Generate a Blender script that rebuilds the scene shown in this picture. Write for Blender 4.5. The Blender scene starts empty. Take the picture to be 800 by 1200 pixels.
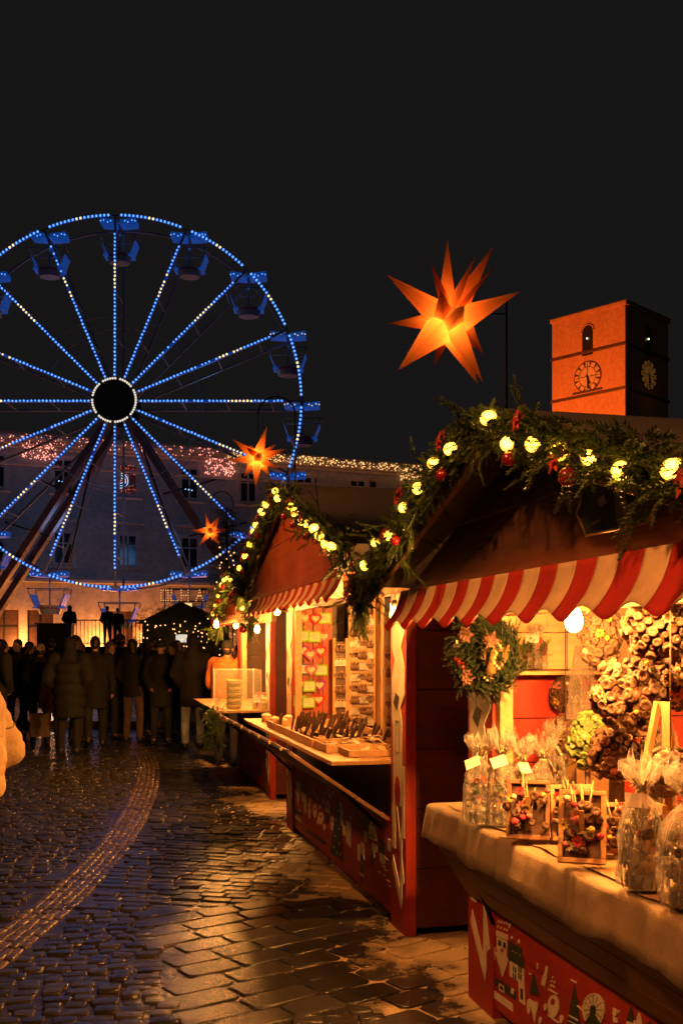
import bpy, bmesh, math, random
import numpy as np
from mathutils import Vector, Matrix, Euler, noise as mnoise
random.seed(7); np.random.seed(7)
sc = bpy.context.scene
col = sc.collection
R = math.radians
H0 = 1.63          # eye height
# ---------------------------------------------------------------- camera
cam = bpy.data.cameras.new('camera'); cam.sensor_fit = 'VERTICAL'; cam.sensor_height = 36; cam.sensor_width = 24
cam.lens = 36; cam.shift_y = 157/1200; cam.clip_end = 2000; cam.clip_start = .05
co = bpy.data.objects.new('camera', cam); col.objects.link(co)
co.location = (0, 0, H0); co.rotation_euler = (R(90), 0, 0)
sc.camera = co
sc.render.engine = 'CYCLES'
sc.view_settings.view_transform = 'Standard'; sc.view_settings.look = 'None'
sc.view_settings.exposure = 0; sc.view_settings.gamma = 1
sc.cycles.use_denoising = True
sc.cycles.use_light_tree = True
sc.cycles.sample_clamp_indirect = 4
sc.cycles.sample_clamp_direct = 30
sc.cycles.max_bounces = 6; sc.cycles.diffuse_bounces = 3; sc.cycles.glossy_bounces = 3
sc.cycles.transparent_max_bounces = 16
sc.cycles.caustics_reflective = False; sc.cycles.caustics_refractive = False

def P(px, py, Y):                  # photo pixel + distance -> world point
    return Vector(((px-400)/1200*Y, Y, H0 + (757-py)/1200*Y))
def G(px, py):                     # photo pixel on the ground
    Y = H0*1200/(py-757)
    return Vector(((px-400)/1200*Y, Y, 0))

# ---------------------------------------------------------------- materials
MATS = {}
def mat(name, c, rough=.6, metal=0, var=.25, nscale=8, bump=.15, bscale=40, c2=None, spec=.5, streak=None, trans=0):
    if name in MATS: return MATS[name]
    m = bpy.data.materials.new(name); m.use_nodes = True
    nt = m.node_tree; b = nt.nodes['Principled BSDF']
    tc = nt.nodes.new('ShaderNodeTexCoord'); mp = nt.nodes.new('ShaderNodeMapping')
    nt.links.new(tc.outputs['Object'], mp.inputs['Vector'])
    if streak: mp.inputs['Scale'].default_value = streak
    n = nt.nodes.new('ShaderNodeTexNoise'); n.inputs['Scale'].default_value = nscale; n.inputs['Detail'].default_value = 6
    n.inputs['Roughness'].default_value = .65
    nt.links.new(mp.outputs['Vector'], n.inputs['Vector'])
    mix = nt.nodes.new('ShaderNodeMix'); mix.data_type = 'RGBA'
    c2 = c2 or tuple(x*(1-var) for x in c)
    mix.inputs['A'].default_value = (*c2, 1); mix.inputs['B'].default_value = (*c, 1)
    rp = nt.nodes.new('ShaderNodeMapRange'); rp.inputs['From Min'].default_value = .35; rp.inputs['From Max'].default_value = .65
    nt.links.new(n.outputs['Fac'], rp.inputs['Value']); nt.links.new(rp.outputs['Result'], mix.inputs['Factor'])
    # large uneven soiling and fading, in the object's own space
    n4 = nt.nodes.new('ShaderNodeTexNoise'); n4.inputs['Scale'].default_value = 3.3; n4.inputs['Detail'].default_value = 9; n4.inputs['Roughness'].default_value = .7
    nt.links.new(tc.outputs['Object'], n4.inputs['Vector'])
    m4 = nt.nodes.new('ShaderNodeMapRange'); m4.inputs['From Min'].default_value = .3; m4.inputs['From Max'].default_value = .7; m4.inputs['To Min'].default_value = .62; m4.inputs['To Max'].default_value = 1.12
    nt.links.new(n4.outputs['Fac'], m4.inputs['Value'])
    vs_ = nt.nodes.new('ShaderNodeVectorMath'); vs_.operation = 'SCALE'; nt.links.new(mix.outputs['Result'], vs_.inputs[0]); nt.links.new(m4.outputs['Result'], vs_.inputs['Scale'])
    nt.links.new(vs_.outputs[0], b.inputs['Base Color'])
    rr = nt.nodes.new('ShaderNodeMapRange'); rr.inputs['To Min'].default_value = max(.03, rough-.1); rr.inputs['To Max'].default_value = min(1, rough+.1)
    nt.links.new(n.outputs['Fac'], rr.inputs['Value']); nt.links.new(rr.outputs['Result'], b.inputs['Roughness'])
    b.inputs['Metallic'].default_value = metal
    b.inputs['Specular IOR Level'].default_value = spec
    if trans: b.inputs['Transmission Weight'].default_value = trans
    if bump:
        n2 = nt.nodes.new('ShaderNodeTexNoise'); n2.inputs['Scale'].default_value = bscale; n2.inputs['Detail'].default_value = 4
        nt.links.new(mp.outputs['Vector'], n2.inputs['Vector'])
        bp = nt.nodes.new('ShaderNodeBump'); bp.inputs['Strength'].default_value = bump; bp.inputs['Distance'].default_value = .01
        nt.links.new(n2.outputs['Fac'], bp.inputs['Height']); nt.links.new(bp.outputs['Normal'], b.inputs['Normal'])
    MATS[name] = m; return m
def emis(name, c, s, base=(.3, .3, .3), sample=True):
    if name in MATS: return MATS[name]
    m = bpy.data.materials.new(name); m.use_nodes = True
    b = m.node_tree.nodes['Principled BSDF']
    b.inputs['Base Color'].default_value = (*base, 1); b.inputs['Roughness'].default_value = .4
    b.inputs['Emission Color'].default_value = (*c, 1); b.inputs['Emission Strength'].default_value = s
    if not sample: m.cycles.emission_sampling = 'NONE'
    MATS[name] = m; return m
def wood(name, c, c2, rough=.6, axis='x'):
    st = {'x': (1, 12, 12), 'y': (12, 1, 12), 'z': (12, 12, 1)}[axis]
    return mat(name, c, rough, c2=c2, nscale=2.2, bump=.25, bscale=6, streak=st)

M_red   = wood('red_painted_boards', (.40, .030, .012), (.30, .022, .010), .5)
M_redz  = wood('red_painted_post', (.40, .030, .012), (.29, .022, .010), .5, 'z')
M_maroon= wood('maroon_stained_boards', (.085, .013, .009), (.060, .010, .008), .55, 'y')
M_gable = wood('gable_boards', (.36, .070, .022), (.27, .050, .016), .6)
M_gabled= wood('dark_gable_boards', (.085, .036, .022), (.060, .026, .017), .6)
M_straw = mat('dry_straw', (.42, .27, .10), .8)
M_roof  = mat('bitumen_roof', (.055, .05, .045), .85, bump=.5, bscale=60)
M_woodx = wood('raw_pine_along', (.52, .31, .14), (.40, .22, .09), .55)
M_woody = wood('raw_pine_across', (.52, .31, .14), (.40, .22, .09), .55, 'y')
M_woodz = wood('raw_pine_upright', (.52, .31, .14), (.40, .22, .09), .55, 'z')
M_darkw = wood('dark_stained_wood', (.10, .05, .025), (.06, .03, .016), .5)
M_flap  = wood('brown_flap_boards', (.20, .10, .045), (.14, .065, .028), .55)
M_cream = mat('cream_paint', (.74, .66, .48), .5, var=.1, bump=.05)
M_green = mat('bottle_green_paint', (.035, .05, .025), .5, bump=.05)
M_black = mat('black_paint', (.012, .011, .01), .5, bump=.05)
M_awr   = mat('awning_red', (.48, .020, .010), .75, var=.12, bump=.2, bscale=250)
M_aww   = mat('awning_cream', (.72, .50, .30), .75, var=.1, bump=.2, bscale=250)
M_cloth = mat('linen_tablecloth', (.36, .27, .16), .9, var=.28, nscale=9, bump=.35, bscale=260)
M_kraft = mat('brown_runner', (.42, .27, .13), .8, var=.3, nscale=6, bump=.3, bscale=30)
M_dark  = mat('near_black_metal', (.02, .02, .02), .45, metal=.6, bump=.05)
M_steel = mat('grey_steel', (.22, .22, .23), .4, metal=.8, bump=.05)
M_fir   = mat('fir_needles', (.075, .12, .022), .55, c2=(.03, .06, .014), nscale=14, bump=0)
M_twig  = mat('twig_bark', (.07, .04, .02), .8)
M_firdk = mat('dark_fir_needles', (.026, .050, .014), .55, c2=(.012, .026, .008), nscale=14, bump=0)
M_bauble= mat('red_bauble', (.24, .008, .008), .22, var=.1, bump=0, spec=.8)
M_poin  = mat('red_poinsettia', (.50, .03, .02), .6, var=.3, bump=.1)
M_poinp = mat('pale_gold_poinsettia', (.24, .12, .085), .5, var=.3, bump=.1)
M_gold  = mat('antique_gold', (.60, .42, .16), .35, metal=.7, var=.2, bump=.1)
M_pod   = mat('dried_pod', (.085, .040, .019), .8, c2=(.045, .020, .010), nscale=20, bump=.3)
M_podrim= mat('dried_pod_rim', (.125, .066, .030), .85, var=.45, nscale=90, bump=.8, bscale=160)
M_podg  = mat('green_pod', (.11, .16, .03), .8, c2=(.06, .09, .02), nscale=20, bump=.3)
M_podgr = mat('green_pod_rim', (.25, .30, .08), .85, var=.2, bump=.3)
M_flw   = mat('cream_dried_flower', (.75, .62, .36), .7, var=.2, nscale=30, bump=.2)
M_fly   = mat('yellow_dried_flower', (.72, .50, .08), .7, var=.2, nscale=30, bump=.2)
M_flp   = mat('pink_dried_flower', (.62, .16, .15), .7, var=.25, nscale=30, bump=.2)
M_flr   = mat('red_dried_flower', (.45, .03, .04), .7, var=.25, nscale=30, bump=.2)
M_paper = mat('card_paper', (.78, .72, .60), .7, var=.08, bump=.05)
M_skin  = mat('skin', (.45, .24, .16), .5, var=.12, nscale=12, bump=.05)
M_hair  = mat('dark_hair', (.02, .013, .009), .5, var=.3, nscale=30, bump=.3, bscale=90)
M_bulbon= emis('lit_bulb', (1, .38, .075), 4300)
M_garl  = emis('garland_bulb_lit', (1, .43, .028), 10.0)
_nt = M_garl.node_tree; _lw = _nt.nodes.new('ShaderNodeLayerWeight'); _lw.inputs['Blend'].default_value = .5      # frosted glass: filament bright in the middle
_mr = _nt.nodes.new('ShaderNodeMapRange'); _mr.inputs['From Min'].default_value = .0; _mr.inputs['From Max'].default_value = .75; _mr.inputs['To Min'].default_value = 22; _mr.inputs['To Max'].default_value = 1.1
_nt.links.new(_lw.outputs['Facing'], _mr.inputs['Value']); _nt.links.new(_mr.outputs['Result'], _nt.nodes['Principled BSDF'].inputs['Emission Strength'])
M_socket= mat('bulb_socket', (.03, .03, .03), .5)

def glass(name, tint=(1, 1, 1), alpha=.18, rough=.08, bumpsc=25, bump=.8):
    m = bpy.data.materials.new(name); m.use_nodes = True
    nt = m.node_tree; nt.nodes.clear()
    out = nt.nodes.new('ShaderNodeOutputMaterial'); mix = nt.nodes.new('ShaderNodeMixShader')
    tr = nt.nodes.new('ShaderNodeBsdfTransparent'); tr.inputs['Color'].default_value = (*tint, 1)
    gl = nt.nodes.new('ShaderNodeBsdfGlossy'); gl.inputs['Roughness'].default_value = rough
    df = nt.nodes.new('ShaderNodeBsdfTranslucent'); df.inputs['Color'].default_value = (.8, .75, .65, 1)
    d2 = nt.nodes.new('ShaderNodeBsdfDiffuse'); d2.inputs['Color'].default_value = (.8, .75, .65, 1)
    mx2 = nt.nodes.new('ShaderNodeMixShader'); mx2.inputs[0].default_value = .5
    nt.links.new(df.outputs[0], mx2.inputs[1]); nt.links.new(d2.outputs[0], mx2.inputs[2])
    mx3 = nt.nodes.new('ShaderNodeMixShader'); mx3.inputs[0].default_value = .5
    nt.links.new(gl.outputs[0], mx3.inputs[1]); nt.links.new(mx2.outputs[0], mx3.inputs[2])
    lw = nt.nodes.new('ShaderNodeLayerWeight'); lw.inputs['Blend'].default_value = .35
    mr = nt.nodes.new('ShaderNodeMapRange'); mr.inputs['To Min'].default_value = alpha; mr.inputs['To Max'].default_value = min(1, alpha*3.2)
    nt.links.new(lw.outputs['Facing'], mr.inputs['Value']); nt.links.new(mr.outputs['Result'], mix.inputs[0])
    nt.links.new(tr.outputs[0], mix.inputs[1]); nt.links.new(mx3.outputs[0], mix.inputs[2])
    if bump:
        tc = nt.nodes.new('ShaderNodeTexCoord'); n = nt.nodes.new('ShaderNodeTexVoronoi'); n.inputs['Scale'].default_value = bumpsc
        bp = nt.nodes.new('ShaderNodeBump'); bp.inputs['Strength'].default_value = bump; bp.inputs['Distance'].default_value = .02
        nt.links.new(tc.outputs['Object'], n.inputs['Vector']); nt.links.new(n.outputs['Distance'], bp.inputs['Height'])
        for g in (gl, df, d2): nt.links.new(bp.outputs['Normal'], g.inputs['Normal'])
    nt.links.new(mix.outputs[0], out.inputs['Surface'])
    return m
M_cello = glass('cellophane', alpha=.32, rough=.12, bumpsc=38)
M_acryl = glass('clear_acrylic', alpha=.07, bump=0)
M_jar   = glass('clear_glass', alpha=.12, bump=0)

# ---------------------------------------------------------------- mesh builder
class MB:
    def __init__(s): s.v = []; s.f = []; s.m = []; s.sm = []
    def add(s, vs, fs, mi=0, smooth=False, M=None):
        o = len(s.v)
        if M is not None: vs = [M @ Vector(v) for v in vs]
        s.v += [tuple(v) for v in vs]
        for f in fs:
            s.f.append(tuple(o+i for i in f)); s.m.append(mi); s.sm.append(smooth)
        return s
    def box(s, x0, x1, y0, y1, z0, z1, mi=0, M=None):
        vs = [(x0,y0,z0),(x1,y0,z0),(x1,y1,z0),(x0,y1,z0),(x0,y0,z1),(x1,y0,z1),(x1,y1,z1),(x0,y1,z1)]
        return s.add(vs, [(3,2,1,0),(4,5,6,7),(0,1,5,4),(1,2,6,5),(2,3,7,6),(3,0,4,7)], mi, False, M)
    def tube(s, pts, r, seg=8, mi=0, caps=True, smooth=True, M=None):
        pts = [Vector(p) for p in pts]; n = len(pts)
        rs = r if isinstance(r, (list, tuple)) else [r]*n
        vs = []; fs = []
        t0 = (pts[1]-pts[0]).normalized()
        up = Vector((0,0,1)) if abs(t0.z) < .9 else Vector((1,0,0))
        a = t0.cross(up).normalized()
        for i, p in enumerate(pts):
            t = (pts[min(i+1,n-1)]-pts[max(i-1,0)]).normalized()
            a = (a - t*a.dot(t)).normalized(); b = t.cross(a)
            for k in range(seg):
                q = 2*math.pi*k/seg
                vs.append(p + (a*math.cos(q)+b*math.sin(q))*rs[i])
        for i in range(n-1):
            for k in range(seg):
                k2 = (k+1) % seg
                fs.append((i*seg+k, i*seg+k2, (i+1)*seg+k2, (i+1)*seg+k))
        if caps: fs += [tuple(range(seg-1,-1,-1)), tuple((n-1)*seg+k for k in range(seg))]
        return s.add(vs, fs, mi, smooth, M)
    def loft(s, rings, seg=14, mi=0, M=None):      # rings: (z, cx, cy, rx, ry)
        vs = []; fs = []
        for (z, cx, cy, rx, ry) in rings:
            for k in range(seg):
                q = 2*math.pi*k/seg
                vs.append((cx+rx*math.cos(q), cy+ry*math.sin(q), z))
        n = len(rings)
        for i in range(n-1):
            for k in range(seg):
                k2 = (k+1) % seg
                fs.append((i*seg+k, i*seg+k2, (i+1)*seg+k2, (i+1)*seg+k))
        fs += [tuple(range(seg-1,-1,-1)), tuple((n-1)*seg+k for k in range(seg))]
        if rings[0][0] > rings[-1][0]: fs = [tuple(reversed(f)) for f in fs]
        return s.add(vs, fs, mi, True, M)
    def ball(s, c, r, seg=10, rings=6, mi=0, M=None):
        rx, ry, rz = r if isinstance(r, (list, tuple)) else (r, r, r)
        c = Vector(c); vs = [c+Vector((0,0,-rz))]; fs = []
        for i in range(1, rings):
            ph = -math.pi/2 + math.pi*i/rings
            for k in range(seg):
                q = 2*math.pi*k/seg
                vs.append(c+Vector((rx*math.cos(ph)*math.cos(q), ry*math.cos(ph)*math.sin(q), rz*math.sin(ph))))
        vs.append(c+Vector((0,0,rz)))
        for k in range(seg): fs.append((0, 1+(k+1)%seg, 1+k))
        for i in range(rings-2):
            for k in range(seg):
                k2 = (k+1)%seg
                fs.append((1+i*seg+k, 1+i*seg+k2, 1+(i+1)*seg+k2, 1+(i+1)*seg+k))
        t = len(vs)-1; b = 1+(rings-2)*seg
        for k in range(seg): fs.append((b+k, b+(k+1)%seg, t))
        return s.add(vs, fs, mi, True, M)
    def prism(s, pts, d, mi=0, M=None):            # polygon in local xz (y=0) given depth d along +y, front at y=-d
        n = len(pts)
        ar = sum(pts[i][0]*pts[(i+1)%n][1]-pts[(i+1)%n][0]*pts[i][1] for i in range(n))
        if ar < 0: pts = pts[::-1]
        vs = [(p[0], -d, p[1]) for p in pts] + [(p[0], 0, p[1]) for p in pts]
        fs = [tuple(range(n)), tuple(range(2*n-1, n-1, -1))]
        for i in range(n):
            j = (i+1) % n
            fs.append((j, i, n+i, n+j))
        return s.add(vs, fs, mi, False, M)
    def lathe(s, prof, seg=12, mi=0, M=None, cap=True):   # prof: (r, z)
        rings = [(z, 0, 0, r, r) for r, z in prof]
        vs = []; fs = []; n = len(prof)
        for (r, z) in prof:
            for k in range(seg):
                q = 2*math.pi*k/seg; vs.append((r*math.cos(q), r*math.sin(q), z))
        for i in range(n-1):
            for k in range(seg):
                k2 = (k+1)%seg
                fs.append((i*seg+k, i*seg+k2, (i+1)*seg+k2, (i+1)*seg+k))
        if cap: fs += [tuple(range(seg-1,-1,-1)), tuple((n-1)*seg+k for k in range(seg))]
        return s.add(vs, fs, mi, True, M)
    def mesh(s, name, mats):
        me = bpy.data.meshes.new(name)
        me.from_pydata(s.v, [], s.f)
        for m in (mats if isinstance(mats, (list, tuple)) else [mats]): me.materials.append(m)
        me.polygons.foreach_set('material_index', s.m)
        me.polygons.foreach_set('use_smooth', s.sm)
        me.update(); return me
    def build(s, name, mats, parent=None, bevel=0, loc=None, rot=None):
        o = bpy.data.objects.new(name, s.mesh(name, mats)); col.objects.link(o)
        if parent is not None: o.parent = parent
        if loc is not None: o.location = loc
        if rot is not None: o.rotation_euler = rot
        if bevel:
            b = o.modifiers.new('bevel', 'BEVEL'); b.width = bevel; b.segments = 2; b.limit_method = 'ANGLE'; b.angle_limit = R(50)
        return o

def tag(o, label=None, cat=None, group=None, kind=None):
    if label: o['label'] = label
    if cat: o['category'] = cat
    if group: o['group'] = group
    if kind: o['kind'] = kind
    return o
def empty(name, label, cat, loc=(0,0,0), rz=0, group=None):
    o = bpy.data.objects.new(name, None); col.objects.link(o); o.empty_display_size = .1
    o.location = loc; o.rotation_euler = (0, 0, rz)
    return tag(o, label, cat, group)
def copy_tree(o, parent=None, loc=None, rot=None, label=None):
    c = o.copy(); col.objects.link(c)
    if parent is not None: c.parent = parent
    if loc is not None: c.location = loc
    if rot is not None: c.rotation_euler = rot
    if label: c['label'] = label
    for ch in list(o.children): copy_tree(ch, c)
    return c
def frame(origin, xdir, zdir=Vector((0,0,1))):       # matrix from local to world
    z = Vector(zdir).normalized(); x = (Vector(xdir) - z*Vector(xdir).dot(z)).normalized(); y = z.cross(x)
    m = Matrix((x, y, z)).transposed().to_4x4(); m.translation = Vector(origin); return m
def orient(d, roll=0):                               # rotation taking +z to d
    return Vector(d).to_track_quat('Z', 'Y').to_matrix().to_4x4() @ Matrix.Rotation(roll, 4, 'Z')
def remesh(mb, name, mats, voxel=.018, smooth=4, parent=None, fac=.5, folds=0):
    o = mb.build('tmp', mats)
    md = o.modifiers.new('r', 'REMESH'); md.mode = 'VOXEL'; md.voxel_size = voxel; md.use_smooth_shade = True
    if smooth:
        sm = o.modifiers.new('s', 'SMOOTH'); sm.iterations = smooth; sm.factor = fac
    dg = bpy.context.evaluated_depsgraph_get(); dg.update()
    me = bpy.data.meshes.new_from_object(o.evaluated_get(dg)); me.name = name
    old = o.data; bpy.data.objects.remove(o); bpy.data.meshes.remove(old)
    if folds:                                  # creases of a quilted fabric
        n = len(me.vertices); co_ = np.zeros(n*3); me.vertices.foreach_get('co', co_); co_ = co_.reshape(-1, 3)
        no_ = np.zeros(n*3); me.vertices.foreach_get('normal', no_); no_ = no_.reshape(-1, 3)
        for i in range(n):
            p = Vector(co_[i]); q = mnoise.noise(Vector((p.x*6, p.y*6, p.z*17))); q2 = mnoise.noise(Vector((p.x*15+4, p.y*15, p.z*30)))
            co_[i] += no_[i]*folds*((1-abs(q)*2.6)*-.75 + q2*.45)
        me.vertices.foreach_set('co', co_.reshape(-1)); me.update()
    me.materials.clear()
    for m in (mats if isinstance(mats, (list, tuple)) else [mats]): me.materials.append(m)
    o = bpy.data.objects.new(name, me); col.objects.link(o)
    if parent is not None: o.parent = parent
    return o
def lamp(name, loc, power, color, radius=.05, kind='POINT', rot=None, parent=None, **kw):
    l = bpy.data.lights.new(name, kind); l.energy = power; l.color = color
    if kind in ('POINT', 'SPOT'): l.shadow_soft_size = radius
    for k, v in kw.items(): setattr(l, k, v)
    o = bpy.data.objects.new(name, l); col.objects.link(o); o.location = loc
    if rot is not None: o.rotation_euler = rot
    if parent is not None: o.parent = parent
    return o
# ---------------------------------------------------------------- people (built first: remeshing is quick while the scene is small)
def cap(mb, a, b, r1, r2, mi=0):
    a = Vector(a); b = Vector(b)
    mb.tube([a, a.lerp(b, .5), b], [r1, (r1+r2)/2, r2], 12, mi)
    mb.ball(a, r1, 12, 8, mi); mb.ball(b, r2, 12, 8, mi)
def chain(mb, pts, rs, mi=0):
    for i in range(len(pts)-1): cap(mb, pts[i], pts[i+1], rs[i], rs[i+1], mi)
CLOTH = {}
def cmat(c, rough=.85):
    k = tuple(round(x, 3) for x in c)
    if k not in CLOTH:
        CLOTH[k] = mat('cloth_%d' % len(CLOTH), c, rough, var=.3, nscale=7, bump=.35, bscale=60)
    return CLOTH[k]
def person(label, X, Y, yaw, Hh=1.74, coat=(.03,.03,.035), hem=.80, trous=(.03,.03,.04), shoes=(.02,.02,.02), head='hair_short',
           headcol=None, arms='pockets', stride=0, lean=0, puff=0, z0=0, group='visitors crowding the square', turn=0, nod=0, bulk=1.0, detail=False):
    k = Hh/1.75
    root = empty('person', label, 'person', (X, Y, z0), yaw, group)
    S = lambda v: (v[0]*k, v[1]*k, v[2]*k)
    hipx, shx = .10, .185*bulk
    fl, fr = -stride, stride                      # y of the two feet
    J = {}
    for sgn, fy, nm in ((-1, fl, 'l'), (1, fr, 'r')):
        J['hip'+nm] = (sgn*hipx, 0, .92)
        J['knee'+nm] = (sgn*(hipx+.012), fy*.5-.03*(1 if stride else .3), .50)
        J['ank'+nm] = (sgn*(hipx+.015), fy+(.03 if fy > 0.05 else 0), .085+(.09 if fy > .15 else 0))
        J['toe'+nm] = (sgn*(hipx+.035), fy-.15+(.03 if fy > .05 else 0), .04)
        J['sh'+nm] = (sgn*shx, .0-lean*.12, 1.42)
        sw = -fy*.6
        if arms == 'pockets':
            J['el'+nm] = (sgn*(shx+.085), .07-lean*.1, 1.15); J['wr'+nm] = (sgn*(shx-.015), -.12, .97)
            J['hd'+nm] = (sgn*(shx-.045), -.135, .92)
        elif arms == 'tucked':
            J['el'+nm] = (sgn*(shx+.03), .145, 1.14); J['wr'+nm] = (sgn*(shx+.0), -.09, 1.03)
            J['hd'+nm] = (sgn*(shx-.02), -.16, 1.00)
        elif arms == 'front':
            J['el'+nm] = (sgn*(shx+.06), -.03, 1.15); J['wr'+nm] = (sgn*.07, -.27, 1.22); J['hd'+nm] = (sgn*.04, -.31, 1.27)
        else:
            J['el'+nm] = (sgn*(shx+.055), .02+sw*.4, 1.14); J['wr'+nm] = (sgn*(shx+.06), -.04+sw, .90)
            J['hd'+nm] = (sgn*(shx+.055), -.06+sw*1.1, .83)
    lx = -lean*.16
    hc = Vector((0, lx-.02, 1.635))
    # --- body: one continuous skin surface
    b = MB()
    b.loft([(.86,0,0,.15,.10),(.95,0,0,.165,.115),(1.08,0,lx*.3,.14,.10),(1.25,0,lx*.6,.165,.115),(1.38,0,lx*.8,.17,.105),(1.46,0,lx*.9,.09,.07)], 16)
    cap(b, (0, lx*.9, 1.42), (0, hc.y+.015, 1.56), .058, .052)
    Rt = Matrix.Translation(hc) @ Matrix.Rotation(turn, 4, 'Z') @ Matrix.Rotation(nod, 4, 'X')
    b.ball((0, .012, .025), (.074, .093, .095), 16, 12, M=Rt)               # skull
    b.ball((0, -.022, -.045), (.055, .062, .070), 14, 10, M=Rt)             # face and jaw
    b.ball((0, -.058, -.098), (.024, .022, .018), 10, 8, M=Rt)              # chin
    b.tube([(0, -.078, .012), (0, -.100, -.022), (0, -.098, -.036)], [.007, .013, .012], 8, M=Rt)   # nose
    for sgn in (-1, 1):
        b.ball((sgn*.030, -.078, .022), (.020, .010, .008), 8, 6, M=Rt)     # brow
        b.ball((sgn*.033, -.066, -.030), (.020, .016, .018), 8, 6, M=Rt)    # cheek
        b.ball((sgn*.074, .012, -.008), (.010, .020, .030), 8, 6, M=Rt)     # ear
    b.ball((0, -.082, -.062), (.022, .008, .006), 8, 6, M=Rt)               # lips
    for nm in 'lr':
        sg = -1 if nm == 'l' else 1
        chain(b, [J['hip'+nm], J['knee'+nm], J['ank'+nm]], [.080, .055, .042]); cap(b, J['ank'+nm], J['toe'+nm], .042, .035)
        chain(b, [J['sh'+nm], J['el'+nm], J['wr'+nm]], [.055, .042, .028])
        w = Vector(J['wr'+nm]); h = Vector(J['hd'+nm]); d = (h-w).normalized()
        side = Vector((sg, 0, 0)); side = (side - d*side.dot(d)).normalized(); n = d.cross(side)
        cap(b, w, h, .028, .030)
        for q in range(4):                                                  # fingers, unequal and bent
            o = h + n*((q-1.5)*.019); Lf = (.058, .068, .064, .050)[q]
            chain(b, [o, o+d*Lf*.55, o+d*Lf*.85-side*.022], [.0105, .0095, .0085])
        th = w.lerp(h, .45)
        chain(b, [th, th+n*-.042+d*.02, th+n*-.05+d*.05-side*.012], [.013, .011, .0095])
    vs = b.v; b.v = [S(v) for v in vs]
    remesh(b, 'body', M_skin, .0125, 2, root)
    # eyes
    e = MB()
    for sgn in (-1, 1): e.ball(Rt @ Vector((sgn*.030, -.0775, .004)), (.011, .008, .007), 8, 6)
    e.v = [S(v) for v in e.v]; e.build('eyes', M_black, root)
    # --- coat
    c = MB(); B = bulk
    if hem < .86: low = [(hem, 0, 0, .185*B, .15*B), (hem+.12, 0, 0, .185*B, .15*B)]
    else: low = [(hem, 0, 0, .18*B, .14*B)]
    c.loft(low+[(1.0,0,lx*.1,.18*B,.145*B),(1.10,0,lx*.3,.172*B,.14*B),(1.26,0,lx*.6,.195*B,.15*B),(1.37,0,lx*.8,.195*B,.135*B),(1.45,0,lx*.9,.14*B,.105),(1.50,0,lx*.95,.085,.08)], 20)
    c.loft([(1.44,0,lx*.9,.10,.09),(1.53,0,lx-.005,.078,.080)], 14)                    # collar
    for nm in 'lr':
        if puff:
            for (a, bb, r1, r2, nq) in ((J['sh'+nm], J['el'+nm], .102*B, .100*B, 3), (J['el'+nm], J['wr'+nm], .098*B, .080*B, 3)):
                a = Vector(a); bb = Vector(bb); ns = 24
                c.tube([a.lerp(bb, q/ns) for q in range(ns+1)], [(r1+(r2-r1)*q/ns)*(.93+.075*abs(math.sin(math.pi*nq*q/ns))) for q in range(ns+1)], 18)
                c.ball(a, r1*.95, 16, 10); c.ball(bb, r2*.95, 16, 10)
        else:
            chain(c, [J['sh'+nm], J['el'+nm], J['wr'+nm]], [.083*B, .070*B, .056*B])
    if puff:
        for i in range(5):
            z = hem+.06+i*(1.42-hem)/5
            c.loft([(z-.065,0,lx*.5,.198*B,.155*B),(z-.03,0,lx*.5,.212*B,.172*B),(z+.03,0,lx*.5,.212*B,.172*B),(z+.065,0,lx*.5,.198*B,.155*B)], 20)
    if head in ('hood_up',):
        c.ball((hc.x, hc.y+.028, hc.z+.02), (.105, .112, .128), 16, 12)
        c.loft([(1.42,0,lx*.9+.02,.15,.11),(1.55,0,hc.y+.03,.10,.10)], 14)
    elif head in ('hood_down', 'beanie', 'hair_long') or puff:
        c.loft([(1.40,0,lx*.9+.06,.13,.09),(1.46,0,lx*.9+.075,.135,.085),(1.52,0,lx*.95+.075,.10,.06)], 14)
    c.v = [S(v) for v in c.v]
    co_ = remesh(c, 'puffer_jacket' if puff else 'coat', cmat(coat), .011 if detail else .02, 2 if puff else 4, root, folds=.007 if detail else .004)
    if puff and detail:                      # stitched quilting lines round the sleeves
        for nm in 'lr':
            sm_ = MB()
            for (a, bb, r1, r2) in ((J['sh'+nm], J['el'+nm], .102*bulk, .100*bulk), (J['el'+nm], J['wr'+nm], .098*bulk, .080*bulk)):
                a = Vector(a)*k; bb = Vector(bb)*k; mo = orient(bb-a)
                for q in (1, 2):
                    t = q/3; rr = (r1+(r2-r1)*t)*.945*k; mo.translation = a.lerp(bb, t)
                    sm_.tube([mo @ Vector((rr*math.cos(2*math.pi*i/24), rr*math.sin(2*math.pi*i/24), .006*math.sin(i*1.7))) for i in range(25)], .0045, 5, caps=False)
            sm_.build('sleeve_seam', cmat((.20,.12,.06)), root)
    # --- trousers and shoes
    t = MB()
    t.loft([(.80,0,0,.14,.10),(.98,0,0,.165,.12)], 16)
    for nm in 'lr': chain(t, [J['hip'+nm], J['knee'+nm], (J['ank'+nm][0], J['ank'+nm][1], J['ank'+nm][2]+.02)], [.098, .072, .062])
    t.v = [S(v) for v in t.v]
    remesh(t, 'trousers', cmat(trous), .02, 4, root)
    for nm in 'lr':
        s_ = MB(); a = Vector(J['ank'+nm]); to = Vector(J['toe'+nm])
        cap(s_, a+Vector((0,0,.03)), a-Vector((0,-.01,.03)), .054, .052); cap(s_, a-Vector((0,-.015,.035)), to, .050, .042)
        s_.v = [S(v) for v in s_.v]
        remesh(s_, 'shoe', cmat(shoes, .5), .014, 3, root)
    # --- hair / hat
    hh = MB(); hcx = headcol or (.02, .013, .009)
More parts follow.
